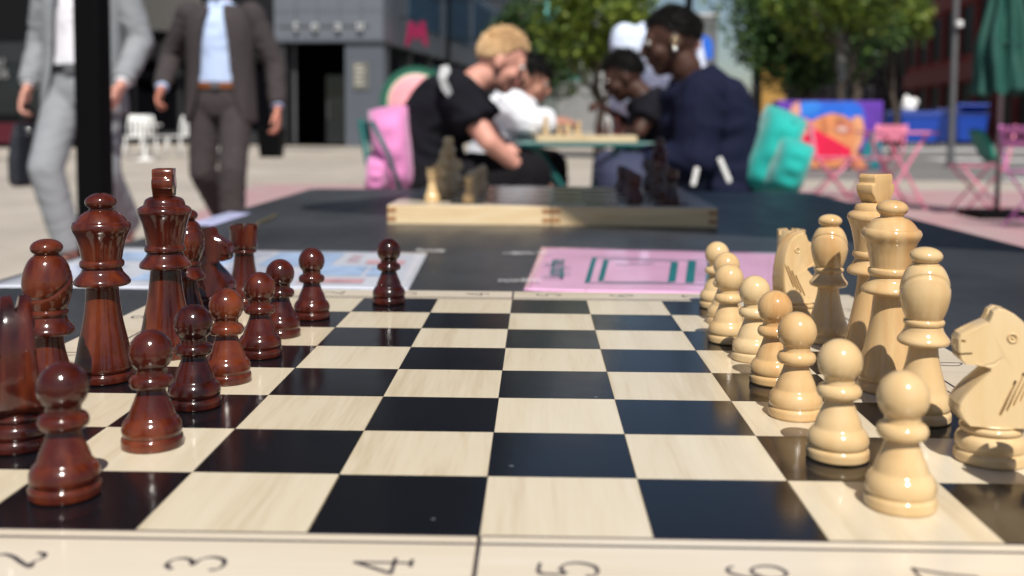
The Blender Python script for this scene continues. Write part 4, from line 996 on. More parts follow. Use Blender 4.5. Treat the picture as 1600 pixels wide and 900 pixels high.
# laptop drawing, sheet axes: u to the right, t away
def bar(u0, t0, u1, t1): putp('drawing_line', ((u0, t0), (u1, t1)), M_PRINT)
bar(.225, .17, .245, .72); bar(.274, .2, .296, .68); bar(.225, .158, .80, .170); bar(.225, .718, .80, .730); bar(.298, .19, .56, .20); bar(.298, .675, .56, .685)
bar(.545, .2, .575, .68); bar(.612, .19, .645, .715); bar(.69, .19, .715, .715); bar(.78, .17, .80, .72)
for i in range(5): bar(.645, .25+.09*i, .78, .262+.09*i)
for i in range(3): bar(.33+.05*i, .55+.02*i, .38+.05*i, .562+.02*i)
p = Vector((*g2(868, 424), 0))-cp_; p.z = 0.0034
txt = text_mesh('lettering', 'Laptop free', 0.0245, 0.0, M_PRINT, pk, Matrix.Translation((p.x, p.y, p.z)) @ Matrix.Rotation(R(88), 4, 'Z'), bold=0.02)
M_CREASE = plain('crease_grey', (0.45, 0.27, 0.38), 0.5)
putp('fold_crease', ((.238, .0), (.242, .16)), M_CREASE); putp('fold_crease', ((.19, .74), (.194, 1.0)), M_CREASE); putp('fold_crease', ((.93, .1), (.935, .9)), M_CREASE)
M_CLEAR = plain('clear_tape', (0.8, 0.8, 0.8), 0.12, alpha=0.28)
for nm, (px, py), L, rz, lb in [('tape', (672, 398), 0.03, -8, 'crumpled clear tape at the corner of the blue leaflet'), ('tape', (824, 402), 0.05, 12, 'clear tape strip at the far corner of the pink leaflet'), ('tape', (812, 446), 0.035, 5, 'clear tape strip at the near corner of the pink leaflet')]:
    x, y = g2(px, py); q = MB(); v = []; n_ = 14; rnd = random.Random(px)
    for i in range(n_+1):
        for j in (0, 1, 2): v.append((-L/2+L*i/n_, (j-1)*0.007, 0.0035+0.0014*rnd.random()+0.002*(1 if j == 1 else 0)*rnd.random()))
    q.add(v, [(i*3+j, (i+1)*3+j, (i+1)*3+j+1, i*3+j+1) for i in range(n_) for j in range(2)])
    o = q.build('tape_strip', M_CLEAR, None); o.location = (x, y, TOPZ); o.rotation_euler.z = R(rz); tag(o, lb, 'tape')
c0 = g2(318, 352); c1_ = g2(368, 334)
st, puts, _ = sheet('paper_strip', 'lilac paper slip at the left edge of the black table', [(tx0+.004, c0[1]), (tx0+.04, c0[1]-.01), (tx0+.04, c1_[1]), (tx0+.004, c1_[1]+.02)], plain('lilac_paper', (0.45, 0.46, 0.70), 0.5), 5)
puts('print_line', ((.3, .2), (.6, .8)), M_GREYPR)
a, b = Vector((*g2(402, 351), TOPZ+0.0016)), Vector((*g2(432, 337), TOPZ+0.0016))
o = MB().tube([a-a, (b-a)*0.5+Vector((0.002, 0, 0.0004)), b-a], 0.0015, 8).build('wooden_stick', plain('stick_wood', (0.16, 0.13, 0.06), 0.6)); o.location = a
tag(o, 'thin wooden stick lying on the left part of the black table', 'stick')

# ================================================================== FURNITURE OF THE SQUARE
def bistro_chair(loc, rz, mat, label, group, cushion=None):
    """folding slatted chair, front towards local -y"""
    e = empty('folding_chair', loc, rz); tag(e, label, 'chair', group)
    for a in (-1, 1):
        x = a*0.19
        MB().tube([(x, -0.2, 0.0), (x, 0.19, 0.47), (x, 0.25, 0.82)], 0.011, 8).build('back_leg', mat, e, smooth=True)
        MB().tube([(x*0.9, 0.22, 0.0), (x*0.9, -0.19, 0.44)], 0.011, 8).build('front_leg', mat, e, smooth=True)
    for i in range(6): bevel(MB().box((0, -0.19+i*0.066, 0.452), (0.40, 0.052, 0.014)).build('seat_slat', mat, e), 0.004)
    for z in (0.68, 0.78): bevel(MB().box((0, 0.222+(z-0.68)*0.17, z), (0.40, 0.014, 0.065), rx=R(-10)).build('back_slat', mat, e), 0.004)
    MB().tube([(-0.17, 0.15, 0.08), (0.17, 0.15, 0.08)], 0.009, 8).build('stretcher', mat, e)
    return e
def bistro_table(loc, rz, mat, label, group, w=0.57, h=0.73):
    e = empty('folding_table', loc, rz); tag(e, label, 'table', group)
    bevel(MB().box((0, 0, h-0.012), (w, w, 0.022)).build('table_top', mat, e), 0.006)
    for b in (-1, 1):
        y = b*w*0.36
        MB().tube([(-w*0.42, y, 0), (w*0.36, y, h-0.025)], 0.013, 8).build('leg', mat, e)
        MB().tube([(w*0.42, y*0.9, 0), (-w*0.36, y*0.9, h-0.025)], 0.013, 8).build('leg', mat, e)
    for a in (-1, 1): MB().tube([(a*w*0.3, -w*0.36, 0.09), (a*w*0.3, w*0.36, 0.09)], 0.010, 8).build('stretcher', mat, e)
    return e
def cushion(name, label, c, d, mat, rz=0, ry=0, rx=0, strap=None):
    e = empty(name, c); tag(e, label, 'cushion')
    n_ = 14; v = []; f = []
    def pt(u, t, s):
        k = (1-abs(u)**3.5)*(1-abs(t)**3.5); q_ = 0.95+0.05*math.cos(t*11)*math.cos(u*2.5)
        return (u*d[0]/2*(1-0.05*t*t), s*d[1]/2*(0.12+0.88*k**0.55)*q_, t*d[2]/2*(1-0.05*u*u))
    for s in (-1, 1):
        o_ = len(v)
        for i in range(n_+1):
            for j in range(n_+1): v.append(pt(-1+2*i/n_, -1+2*j/n_, s))
        f += [(o_+i*(n_+1)+j, o_+(i+1)*(n_+1)+j, o_+(i+1)*(n_+1)+j+1, o_+i*(n_+1)+j+1) for i in range(n_) for j in range(n_)]
    idx = lambda s, i, j: s*(n_+1)**2+i*(n_+1)+j
    rim = [(i, 0) for i in range(n_)]+[(n_, j) for j in range(n_)]+[(n_-i, n_) for i in range(n_)]+[(0, n_-j) for j in range(n_)]
    for a in range(len(rim)):
        p, q_ = rim[a], rim[(a+1) % len(rim)]; f.append((idx(0, *p), idx(0, *q_), idx(1, *q_), idx(1, *p)))
    o = MB().add(v, f).build('pad', mat, e, smooth=True)
    if strap:
        MB().tube([(-d[0]*0.3, -d[1]*0.57, d[2]*0.35), (-d[0]*0.05, -d[1]*0.6, 0), (d[0]*0.12, -d[1]*0.57, -d[2]*0.42)], 0.008, 8).build('strap', strap, e, smooth=True)
    e.rotation_euler = (rx, ry, rz); return e
gp_ = 'pink folding furniture on the square'
bistro_table(at_ground(1400, 9.9), R(8), M_PINKMET, 'pink folding table standing in front of the blue bins', gp_, 0.57, 0.755)
bistro_chair(at_ground(1530, 9.3), R(-95), M_PINKMET, 'pink folding chair with a green cushion beside the closed parasol', gp_)
bistro_chair(at_ground(1302, 11.3), R(80), M_PINKMET, 'pink folding chair in front of the painted face panel', gp_)
bistro_chair(at_ground(1370, 11.2), R(200), M_PINKMET, 'pink folding chair behind the pink folding table', gp_)
bistro_chair(at_ground(1632, 8.0), R(100), plain('orchid_steel', (0.62, 0.20, 0.50), 0.4), 'orchid pink folding chair nearest the closed parasol pole', gp_)
pc = at_ground(1541, 9.3); cushion('seat_cushion', 'green cushion propped on the pink folding chair', (pc.x-0.02, pc.y, 0.63), (0.34, 0.10, 0.34), M_BRIGHTGRN, R(85), R(0), R(-28))
# chairs and table of the players
YT = 4.35
tt = P(908, 216, YT); tt.z = 0
bistro_table(tt, R(4), M_TEALMET, 'dark teal folding table of the players with a small chess box on it', 'teal folding furniture', 0.57, 0.735)
c3 = Vector((tt.x+0.0, tt.y-0.02, 0.735))
b3 = chess_box(c3, R(4), 'small pale chess box on the teal folding table', glyphs=False)
def B3(i, j): v = Vector(((i-4)*SQ, (j-4)*SQ, 0)); v.rotate(Euler((0, 0, R(4)))); return Vector((c3.x+v.x, c3.y+v.y, c3.z+BT+0.0004))
for k_, c, i, j, w_ in [('rook', 'w', 1.5, .5, 'at the near left corner of'), ('rook', 'w', .6, 7.4, 'at the far left corner of'), ('queen', 'w', .5, 3.5, 'in the back row of'), ('king', 'w', .5, 4.5, 'in the back row of'), ('knight', 'w', 2.4, 1.5, 'brought forward on'), ('pawn', 'w', 3.5, 4.5, 'in the middle of'), ('bishop', 'w', 3.4, .6, 'beside the near edge of'),
                       ('king', 'b', 7.5, 4.4, 'in the back row of'), ('queen', 'b', 7.4, 3.4, 'in the back row of'), ('rook', 'b', 7.5, .6, 'at the near right corner of'), ('bishop', 'b', 6.2, 1.6, 'brought forward on'), ('pawn', 'b', 5.5, 2.4, 'in the middle of'), ('knight', 'b', 5.4, .6, 'beside the near edge of')]:
    piece(k_, c, B3(i, j), 0.4 if c == 'w' else 3.0, f"{CN[c]} {k_} {w_} the small chess box", 'pieces on the small chess box')

# ================================================================== PEOPLE
SKIN1 = plain('fair_skin', (0.62, 0.30, 0.23), 0.5, var=0.08, scale=30)
SKIN1b = plain('ruddy_skin', (0.55, 0.22, 0.15), 0.5, var=0.1, scale=30)
SKIN2 = plain('deep_brown_skin', (0.060, 0.026, 0.017), 0.5, spec=.35, var=0.15, scale=30)
SKIN3 = plain('tan_skin', (0.40, 0.19, 0.13), 0.5, var=0.1, scale=30)
EYEW = plain('eye_white', (0.7, 0.68, 0.65), 0.3); EYED = plain('eye_dark', (0.02, 0.015, 0.01), 0.2)
LIPS = plain('lips', (0.40, 0.13, 0.11), 0.5)
V = Vector
def frame(fwd, up):
    f = fwd.normalized(); u = (up-f*up.dot(f)).normalized(); l = u.cross(f); return f, l, u          # forward, left, up
def rot_of(f, l, u): return Matrix((f, l, u)).transposed()
def hand_prims(mb, wrist, d, n, thumb, curl=0.5, sc=1.0):
    """d along the hand, n palm normal (towards palm), thumb = direction of the thumb side"""
    d = d.normalized(); th = (thumb-d*thumb.dot(d)).normalized(); n = (n-d*n.dot(d)-th*n.dot(th)).normalized()
    L = 0.085*sc
    for k in range(4):
        o = (1.5-k)*0.0195*sc
        mb.capsule(wrist+th*o*0.6, 0.016*sc, wrist+d*L+th*o, 0.0125*sc, 8)
        r0 = 0.0098*sc*(0.85 if k == 3 else 1); ls = [0.042, 0.046, 0.043, 0.034][k]*sc
        p = wrist+d*L+th*o; a = 0.25*curl; dirv = d
        for s in range(3):
            dirv = (d*math.cos(a)+n*math.sin(a)).normalized(); q = p+dirv*ls*[1, .68, .52][s]
            mb.capsule(p, r0*(1-.08*s), q, r0*(1-.08*(s+1)), 8); p = q; a += (0.75+0.25*k*0.2)*curl*1.35
    p = wrist+d*0.025*sc+th*0.024*sc; d1 = (d*0.72+th*0.6+n*0.3).normalized(); q = p+d1*0.042*sc; mb.capsule(p, 0.0145*sc, q, 0.0115*sc, 8)
    d2 = (d*0.9+th*0.15+n*0.45*curl).normalized(); mb.capsule(q, 0.0115*sc, q+d2*0.03*sc, 0.010*sc, 8); mb.capsule(q+d2*0.03*sc, 0.010*sc, q+d2*0.052*sc, 0.0085*sc, 8)
def torso_secs(J, k=1.0, lo=0, hi=None, extra=0.0):
    """elliptical sections from crotch to neck base"""
    hipL, hipR, shL, shR = J['hipL'], J['hipR'], J['shL'], J['shR']
    pel = (hipL+hipR)/2; ch = (shL+shR)/2; mid = J.get('mid', (pel+ch)/2)
    lh = (hipL-hipR).normalized(); ls = (shL-shR).normalized()
    def sec(c, l, axis, w, d): 
        a = axis.normalized(); l = (l-a*l.dot(a)).normalized(); fw = l.cross(a)
        return (c, l*(w*k+extra), fw*(d*k+extra))
    up1 = (mid-pel); up2 = (ch-mid); up12 = up1.normalized()+up2.normalized()
    S_ = [sec(pel-up1.normalized()*0.09, lh, up1, .13, .10), sec(pel-up1.normalized()*0.02, lh, up1, .172, .122), sec(pel+up1*0.4, lh, up1, .165, .115),
          sec(mid, lh+ls, up12, .150, .108), sec(mid+up2*0.45, ls, up2, .168, .118), sec(mid+up2*0.78, ls, up2, .178, .115), sec(ch+up2.normalized()*0.0, ls, up2, .155, .085), sec(ch+up2.normalized()*0.06, ls, up2, .085, .062)]
    return S_
def head_prims(mb, hc, fwd, up, neck, sc=1.0):
    f, l, u = frame(fwd, up); q = rot_of(f, l, u)
    E_ = lambda c, r: mb.ellipsoid(hc+q@V(c)*sc, V(r)*sc, q, 18, 14)
    E_((-.012, 0, .028), (.098, .076, .092)); E_((.02, 0, -.035), (.068, .060, .075)); E_((.045, 0, -.088), (.034, .034, .026)); E_((.075, 0, .01), (.018, .05, .035))
    mb.capsule(hc+q@V((.088, 0, .012))*sc, .010*sc, hc+q@V((.106, 0, -.022))*sc, .0135*sc, 8)             # nose
    for s in (-1, 1):
        E_((.096, s*.012, -.028), (.010, .009, .008)); E_((-.005, s*.077, -.008), (.020, .010, .032)); E_((.078, s*.034, .028), (.014, .020, .008)); E_((.05, s*.045, -.03), (.03, .018, .025))
    E_((.083, 0, -.052), (.014, .024, .007)); E_((.080, 0, -.064), (.013, .02, .008))
    mb.capsule(neck, .058*sc, hc+q@V((-.025, 0, -.06))*sc, .055*sc, 12)
    return q
def person(name_label, J, skin, voxel=0.0075, arms_bare=True, hands=True, group=None, head=True, sc=1.0):
    root = empty('person', (J['root'].x, J['root'].y, 0)); tag(root, name_label, 'person', group)
    O = -root.location
    Jl = {k: (v+O if isinstance(v, Vector) and k not in ('fwd', 'hfwd', 'hup') else v) for k, v in J.items()}
    mb = MB(); mb.loft(torso_secs(Jl, 0.93), 18)
    for s in 'LR':
        mb.capsule(Jl['sh'+s], .048, Jl['el'+s], .035, 12); mb.capsule(Jl['el'+s], .035, Jl['wr'+s], .024, 12)
        mb.capsule(Jl['hip'+s], .085, Jl['kn'+s], .055, 12); mb.capsule(Jl['kn'+s], .054, Jl['an'+s], .036, 12)
        mb.capsule(Jl['an'+s]-V((0, 0, .025)), .030, Jl['an'+s].lerp(Jl['toe'+s], .7)-V((0, 0, .004)), .020, 10)
        if hands:
            d = J.get('hd'+s, Jl['wr'+s]-Jl['el'+s]); hand_prims(mb, Jl['wr'+s]+d.normalized()*0.01, d, J.get('hn'+s, V((0, 0, -1))), J.get('ht'+s, J['fwd']), J.get('curl'+s, .6))
    q = head_prims(mb, Jl['head'], J['hfwd'], J['hup'], Jl['neck'], sc)
    body = remeshed(mb, 'body', skin, root, voxel, 2, 0.4)
    for s in (-1, 1):
        e_ = MB().ellipsoid(Jl['head']+q@V((.080, s*.034, .010))*sc, (.0115, .0125, .0115), q, 12, 8).build('eye', EYEW, root, smooth=True)
        MB().ellipsoid(Jl['head']+q@V((.0885, s*.0345, .010))*sc, (.0045, .006, .006), q, 10, 6).build('iris', EYED, e_, smooth=True)
    MB().ellipsoid(Jl['head']+q@V((.0865, 0, -.058))*sc, (.0125, .022, .0055), q, 12, 8).build('lips', LIPS if skin is not SKIN2 else plain('dark_lips', (.07, .025, .02), .4), root, smooth=True)
    return root, Jl, q
def hair(root, hc, q, mat, seed, length=.012, low=-0.2, fringe=0.5, n=1500, comb=(0.2, 0, 0.3), top=1.0, sc=1.0):
    """tight scalp cap with many short strands over it"""
    rnd = random.Random(seed); mb = MB(); r = V((.100, .0785, .0945)); off = V((-.013, 0, .029))
    def on(v):
        if v.x > 0.1: return v.z > fringe*min(1, (v.x-0.1)/0.45)+(-.05)
        return v.z > low-0.35*min(1, max(0, -v.x))
    nu, nv = 40, 28; idx = {}
    for i in range(nu):
        for j in range(nv+1):
            th = math.pi*j/nv; ph = 2*math.pi*i/nu; v = V((math.sin(th)*math.cos(ph), math.sin(th)*math.sin(ph), math.cos(th)))
            if on(v): idx[i, j] = len(mb.v); mb.v.append(tuple(hc+q@(V((v.x*r.x, v.y*r.y, v.z*r.z))*(1.0+.015*rnd.random())+off)*sc))
    for i in range(nu):
        for j in range(nv):
            k_ = [(i, j), (i, j+1), ((i+1) % nu, j+1), ((i+1) % nu, j)]
            if all(x in idx for x in k_): mb.f.append(tuple(idx[x] for x in k_))
    c = V(comb)
    for i in range(n):
        while True:
            v = V((rnd.gauss(0, 1), rnd.gauss(0, 1), rnd.gauss(0, 1))).normalized()
            if on(v): break
        p = V((v.x*r.x, v.y*r.y, v.z*r.z))+off; L = length*rnd.uniform(.4, 1.6)*(1+(top-1)*max(0, v.z)**1.5)
        d = (v*.55+c+V((rnd.gauss(0, .3), rnd.gauss(0, .3), rnd.gauss(0, .2)))).normalized(); d2 = (d+V((.25, 0, -.45))).normalized()
        w_ = .0022
        pts = [p*0.995, p+d*L*.55, p+d*L*.55+d2*L*.5]
        mb.tube([hc+q@x*sc for x in pts], [w_, w_*.9, w_*.3], 4, cap=False)
    me = bpy.data.meshes.new('hair'); me.from_pydata(mb.v, [], mb.f); me.polygons.foreach_set('use_smooth', [True]*len(me.polygons))
    return link('hair', me, mat, root)
def folds(o, amp, seed, fr=(9, 9, 20)):
    me = o.data; n_ = len(me.vertices); co = np.empty(n_*3, dtype=np.float32); me.vertices.foreach_get('co', co); co = co.reshape(-1, 3)
    no = np.empty(n_*3, dtype=np.float32); me.vertices.foreach_get('normal', no); no = no.reshape(-1, 3)
    for i in range(n_):
        x, y, z = co[i]; w1 = noise.noise(V((x*5+seed, y*5, z*5)))
        p = V((x*fr[0]+w1*1.6+seed, y*fr[1], z*fr[2]+x*7+w1*2.2))
        co[i] += no[i]*amp*(1-2.2*abs(noise.noise(p)))
    me.vertices.foreach_set('co', co.ravel()); me.update(); return o
def tee(root, J, mat, name='shirt', sleeve=0.5, extra=.016, k=1.0, long=False, voxel=.009, arm=.062, hem=0.0):
    mb = MB(); S_ = torso_secs(J, k, extra=extra); mb.loft(S_[1:] if hem == 0 else S_, 20)
    for s in 'LR':
        a, e_ = J['sh'+s], J['el'+s]
        if long: mb.capsule(a, arm+.008, e_, arm-.004, 12); mb.tube([e_, J['el'+s].lerp(J['wr'+s], .5), J['el'+s].lerp(J['wr'+s], .93)], [arm-.006, arm-.010, arm-.018], 14); mb.ellipsoid(e_, (arm-.006,)*3)
        else:
            b = a.lerp(e_, sleeve); mb.capsule(a, arm+.01, a.lerp(e_, .05), arm+.008, 12); mb.tube([a, a.lerp(e_, sleeve*.5), b], [arm+.008, arm+.008, arm+.012], 14)
    return folds(remeshed(mb, name, mat, root, voxel, 3, .5), .008, len(mb.v) % 97)
def trousers(root, J, mat, voxel=.01, thigh=.098, calf=.068, name='trousers', cuff=.95, amp=.006):
    mb = MB(); S_ = torso_secs(J, 1.0, extra=.012); mb.loft(S_[:3], 18)
    for s in 'LR':
        mb.capsule(J['hip'+s], thigh, J['kn'+s], calf+.006, 14); b = J['kn'+s].lerp(J['an'+s], cuff)
        mb.tube([J['kn'+s], J['kn'+s].lerp(b, .5), b], [calf+.006, calf, calf-.006], 14); mb.ellipsoid(J['kn'+s], (calf+.006,)*3)
    return folds(remeshed(mb, name, mat, root, voxel, 3, .5), amp, len(mb.v) % 89)
def shoes(root, J, mat):
    for s in 'LR':
        a, t = J['an'+s], J['toe'+s]; d = (t-a); d.z = 0; d = d.normalized(); l = V((-d.y, d.x, 0)); z0 = min(a.z, t.z)
        gz = max(0.004, t.z-.032)
        S_ = [(a-d*.075+V((0, 0, -a.z+gz+.03+ (a.z-.085)*0.0)), l*.022, V((0, 0, .028))), (a-d*.05+V((0, 0, -a.z+gz+.042)), l*.036, V((0, 0, .042))), (a+d*.03+V((0, 0, -a.z+gz+.045)), l*.038, V((0, 0, .045))), (a+d*.10+V((0, 0, -a.z+gz+.034)), l*.046, V((0, 0, .034))), (a+d*.165+V((0, 0, -a.z+gz+.026)), l*.042, V((0, 0, .025))), (a+d*.205+V((0, 0, -a.z+gz+.02)), l*.02, V((0, 0, .014)))]
        MB().loft(S_, 16).build('shoe', mat, root, smooth=True)

# ---- the two walking men in suits (facing the camera)
def walker(label, px, Y, shirt_m, suit_m, belt_m, shoe_m, legs, arms, skin, yaw=0.0, hairm=None, group='men in suits walking by'):
    base = at_ground(px, Y); qz = Matrix.Rotation(R(-90)+yaw, 3, 'Z')
    def L(x, y, z): return base+qz@V((x, y, z))          # x forward, y to his left
    J = dict(root=base, fwd=qz@V((1, 0, 0)), hfwd=qz@V((1, 0, -.02)), hup=V((0, 0, 1)), neck=L(-.02, 0, 1.50), head=L(.03, 0, 1.68), hipL=L(0, .095, .93), hipR=L(0, -.095, .93), shL=L(-.01, .185, 1.455), shR=L(-.01, -.185, 1.455), mid=L(.005, 0, 1.18))
    for k_, v in list(legs.items())+list(arms.items()): J[k_] = L(*v)
    for s, sg in (('L', -1), ('R', 1)):
        J['hn'+s] = qz@V((0.25, sg, 0)); J['ht'+s] = qz@V((1, 0, 0)); J['curl'+s] = .75
    root, Jl, q = person(label, J, skin, .0075, group=group)
    hair(root, Jl['head'], q, hairm, px)
    # shirt
    mb = MB(); mb.loft(torso_secs(Jl, 1.0, extra=.004)[2:], 20); folds(remeshed(mb, 'shirt', shirt_m, root, .01, 2, .4), .005, 3, (12, 12, 9))
    trousers(root, Jl, suit_m, .01, .100, .076, amp=.0035)
    shoes(root, Jl, shoe_m)
    f_, l_ = qz@V((1, 0, 0)), qz@V((0, 1, 0)); c0 = V((0, 0, 0))
    # belt
    ring = [c0+V((0, 0, 1.025))+l_*math.cos(t)*.190+f_*math.sin(t)*.142 for t in [i*2*math.pi/48 for i in range(48)]]
    b = MB(); vv = []
    for p in ring: 
        o_ = (p-V((0, 0, 1.025))).normalized()*.004
        vv += [p-V((0, 0, .018)), p+V((0, 0, .018)), p+V((0, 0, .018))-o_*2, p-V((0, 0, .018))-o_*2]
    n_ = 48; b.add(vv, [(i*4+j, ((i+1) % n_)*4+j, ((i+1) % n_)*4+(j+1) % 4, i*4+(j+1) % 4) for i in range(n_) for j in range(4)])
    bl = b.build('belt', belt_m, root, smooth=False)
    MB().box(V((0, 0, 1.025))+f_*.146, (.05, .012, .042)).build('buckle', M_GREYMET, bl)
    # open jacket: wrap-round body with a gap at the front
    lev = [(.80, .215, .165, 50), (.86, .212, .162, 40), (.95, .208, .158, 33), (1.05, .200, .152, 29), (1.15, .196, .148, 27), (1.25, .200, .150, 25), (1.34, .205, .150, 22), (1.42, .200, .138, 18), (1.475, .165, .112, 16), (1.51, .105, .085, 20)]
    vv = []; n_ = 40
    for z, w_, d_, o_ in lev:
        for i in range(n_+1):
            t = R(90+o_)+(R(360-2*o_))*i/n_; rp = 1+.02*math.sin(i*1.3+z*17)+.012*math.sin(i*2.9-z*31)
            vv.append(V((0, 0, z))+l_*math.cos(t)*w_*rp+f_*math.sin(t)*d_*rp*(1.06 if math.sin(t) > .3 else 1))
    jk = MB().add(vv, [(i*(n_+1)+j, i*(n_+1)+j+1, (i+1)*(n_+1)+j+1, (i+1)*(n_+1)+j) for i in range(len(lev)-1) for j in range(n_)]).build('jacket', suit_m, root, smooth=True)
    sm_ = jk.modifiers.new('s', 'SOLIDIFY'); sm_.thickness = .012; sm_.offset = 0
    ss = jk.modifiers.new('u', 'SUBSURF'); ss.levels = 1; ss.render_levels = 1
    for sg in (-1, 1):                                    # lapels
        pts = []
        for z, w_, d_, o_ in lev[4:9]:
            t = R(90+sg*(o_-1)); p0 = V((0, 0, z))+l_*math.cos(t)*w_*1.03+f_*math.sin(t)*d_*1.13; t2 = R(90+sg*(o_+ 17*(1-abs(z-1.36)/.3))); p1 = V((0, 0, z))+l_*math.cos(t2)*w_*1.05+f_*math.sin(t2)*d_*1.13; pts.append((p0, p1))
        q_ = MB(); q_.add([x for pr in pts for x in pr], [(2*i, 2*i+1, 2*i+3, 2*i+2) for i in range(len(pts)-1)]); lp = q_.build('lapel', suit_m, jk); s2 = lp.modifiers.new('s', 'SOLIDIFY'); s2.thickness = .008
    for s in 'LR':
        mb = MB(); a, e_, w_ = Jl['sh'+s], Jl['el'+s], Jl['wr'+s]
        mb.capsule(a, .078, a.lerp(e_, .1), .076, 12); mb.tube([a, a.lerp(e_, .5), e_], [.076, .071, .064], 14); mb.ellipsoid(e_, (.063,)*3); mb.tube([e_, e_.lerp(w_, .5), e_.lerp(w_, .9)], [.063, .058, .050], 14)
        for t in (.25, .45, .62): torus_c = a.lerp(e_, t)
        sl = folds(remeshed(mb, 'sleeve', suit_m, jk, .009, 3, .5), .006, 5, (11, 11, 22))
        cf = MB().tube([e_.lerp(w_, .86), e_.lerp(w_, .955)], [.040, .038], 16).build('cuff', shirt_m, sl, smooth=True)
    # shirt collar and placket
    cl = MB(); cl.tube([V((0, 0, 1.485))+f_*-.01, V((0, 0, 1.535))+f_*-.012], [.074, .068], 18, cap=False); co = cl.build('collar', shirt_m, root, smooth=True); co.modifiers.new('s', 'SOLIDIFY').thickness = .006
    return root, Jl
M_GREYSUIT = plain('pale_grey_wool', (0.235, 0.25, 0.27), 0.85, var=.05, scale=20, bump=.3, bscale=7)
M_DARKSUIT = plain('charcoal_brown_wool', (0.040, 0.032, 0.034), 0.9, var=.08, scale=20, bump=.3, bscale=7)
M_WSHIRT = plain('white_cotton', (0.74, 0.74, 0.80), 0.8, var=.04, bump=.5, bscale=14)
M_BSHIRT = plain('light_blue_cotton', (0.46, 0.58, 0.84), 0.8, var=.05, bump=.6, bscale=14)
M_BLKLEATH = plain('black_leather', (0.012, 0.012, 0.014), 0.35)
M_BRNLEATH = plain('brown_leather', (0.20, 0.065, 0.02), 0.4)
M_DKHAIR = plain('black_hair', (0.004, 0.0035, 0.0035), 0.7, var=.3, scale=90, spec=.2)
M_BRHAIR = plain('brown_hair', (0.05, 0.03, 0.018), 0.55, var=.3, scale=90)
legsA = dict(hipL=(0, .095, .93), hipR=(0, -.095, .93), knR=(.20, -.105, .53), anR=(.12, -.03, .10), toeR=(.27, -.04, .035), knL=(.02, .10, .50), anL=(-.28, .09, .20), toeL=(-.20, .09, .06))
armsA = dict(elR=(-.08, -.275, 1.16), wrR=(.03, -.285, .93), elL=(-.05, .275, 1.17), wrL=(.12, .25, .94))
greyman, JA = walker('man in pale grey suit and white shirt walking with a dark bag', 134, 5.25, M_WSHIRT, M_GREYSUIT, M_BLKLEATH, M_BLKLEATH, legsA, armsA, SKIN1, R(-4), M_BRHAIR)
legsB = dict(knR=(.02, -.11, .50), anR=(-.26, -.06, .22), toeR=(-.17, -.06, .07), knL=(.15, .10, .51), anL=(.12, .09, .09), toeL=(.27, .10, .035))
armsB = dict(elR=(-.10, -.33, 1.20), wrR=(.10, -.33, .995), elL=(-.06, .32, 1.15), wrL=(.02, .345, .89))
darkman, JB = walker('man in charcoal brown suit, light blue shirt and brown belt walking', 346, 6.05, M_BSHIRT, M_DARKSUIT, M_BRNLEATH, M_BLKLEATH, legsB, armsB, SKIN1b, R(3), M_BRHAIR)
greyman.scale = (1.05, 1.05, 1.055)
# the bag in the grey man's hand
wr = JA['wrR']*1.05+greyman.location; bz = 0.46
e = empty('hand_bag', (wr.x-.005, wr.y-.02, bz)); tag(e, 'dark slouchy bag carried by the man in the pale grey suit', 'bag')
q = MB(); q.loft([((0, 0, .0), (.05, 0, 0), (0, .13, 0)), ((0, 0, .02), (.066, 0, 0), (0, .16, 0)), ((0, 0, .14), (.066, 0, 0), (0, .165, 0)), ((.01, 0, .27), (.05, 0, 0), (0, .155, 0)), ((.01, 0, .33), (.022, 0, 0), (0, .145, 0))], 20)
remeshed(q, 'bag_body', plain('navy_black_leather', (0.014, 0.016, 0.024), 0.45, bump=.4, bscale=14), e, .009, 3)
for s in (-1, 1): MB().tube([(.01, s*.07, .31), (.01, s*.055, .40), (.005, 0, wr.z-bz-.075), (.01, -s*.03, .40)], .009, 8).build('handle', M_BLKLEATH, e, smooth=True)
for s in (-1, 1): torus(MB(), (.045, s*.06-.03, .29), .016, .0035, 'y').build('ring', plain('chrome', (.7, .7, .7), .2, metal=1), e, smooth=True)

# ---- seated players; pixel joints on planes y = const
def seated(label, Y, head, neck, sh, mid, hip, kneeN, kneeF, elN, wrN, elF, wrF, face, skin, dy=.17, hfwd=None, hdip=-.25, voxel=.0075, scale=1.0, near='R'):
    """face +1 looks to +x (his right side is near the camera), -1 the other way"""
    n_, f_ = ('R', 'L') if face > 0 else ('L', 'R')
    J = {}
    J['head'] = P(*head, Y); J['neck'] = P(*neck, Y); J['mid'] = P(*mid, Y)
    J['sh'+n_] = P(*sh, Y-dy); J['sh'+f_] = P(*sh, Y)+V((face*.02, dy, .01))
    h = P(*hip, Y); J['hip'+n_] = h+V((0, -.1, 0)); J['hip'+f_] = h+V((0, .1, 0))
    J['kn'+n_] = P(*kneeN, Y-.12); J['kn'+f_] = P(*kneeF, Y+.14)
    for s, ax in ((n_, .04), (f_, -.06)):
        k_ = J['kn'+s]; J['an'+s] = V((k_.x-face*ax, k_.y, .09)); J['toe'+s] = J['an'+s]+V((face*.15, 0, -.055))
    J['el'+n_] = P(*elN, Y-dy-.05); J['wr'+n_] = P(*wrN, Y-dy+.02); J['el'+f_] = P(*elF, Y+dy+.03); J['wr'+f_] = P(*wrF, Y+dy-.06)
    J['fwd'] = V((face, 0, 0)); J['hfwd'] = hfwd or V((face, 0, hdip)); J['hup'] = V((face*(-hdip), 0, 1)); J['root'] = V((h.x, h.y, 0))
    for s in 'LR': J['hn'+s] = V((0, 0, -1)); J['ht'+s] = V((face*.2, (1 if s == n_ else -1), .3)); J['curl'+s] = .7
    return person(label, J, skin, voxel, sc=scale) + (J,)
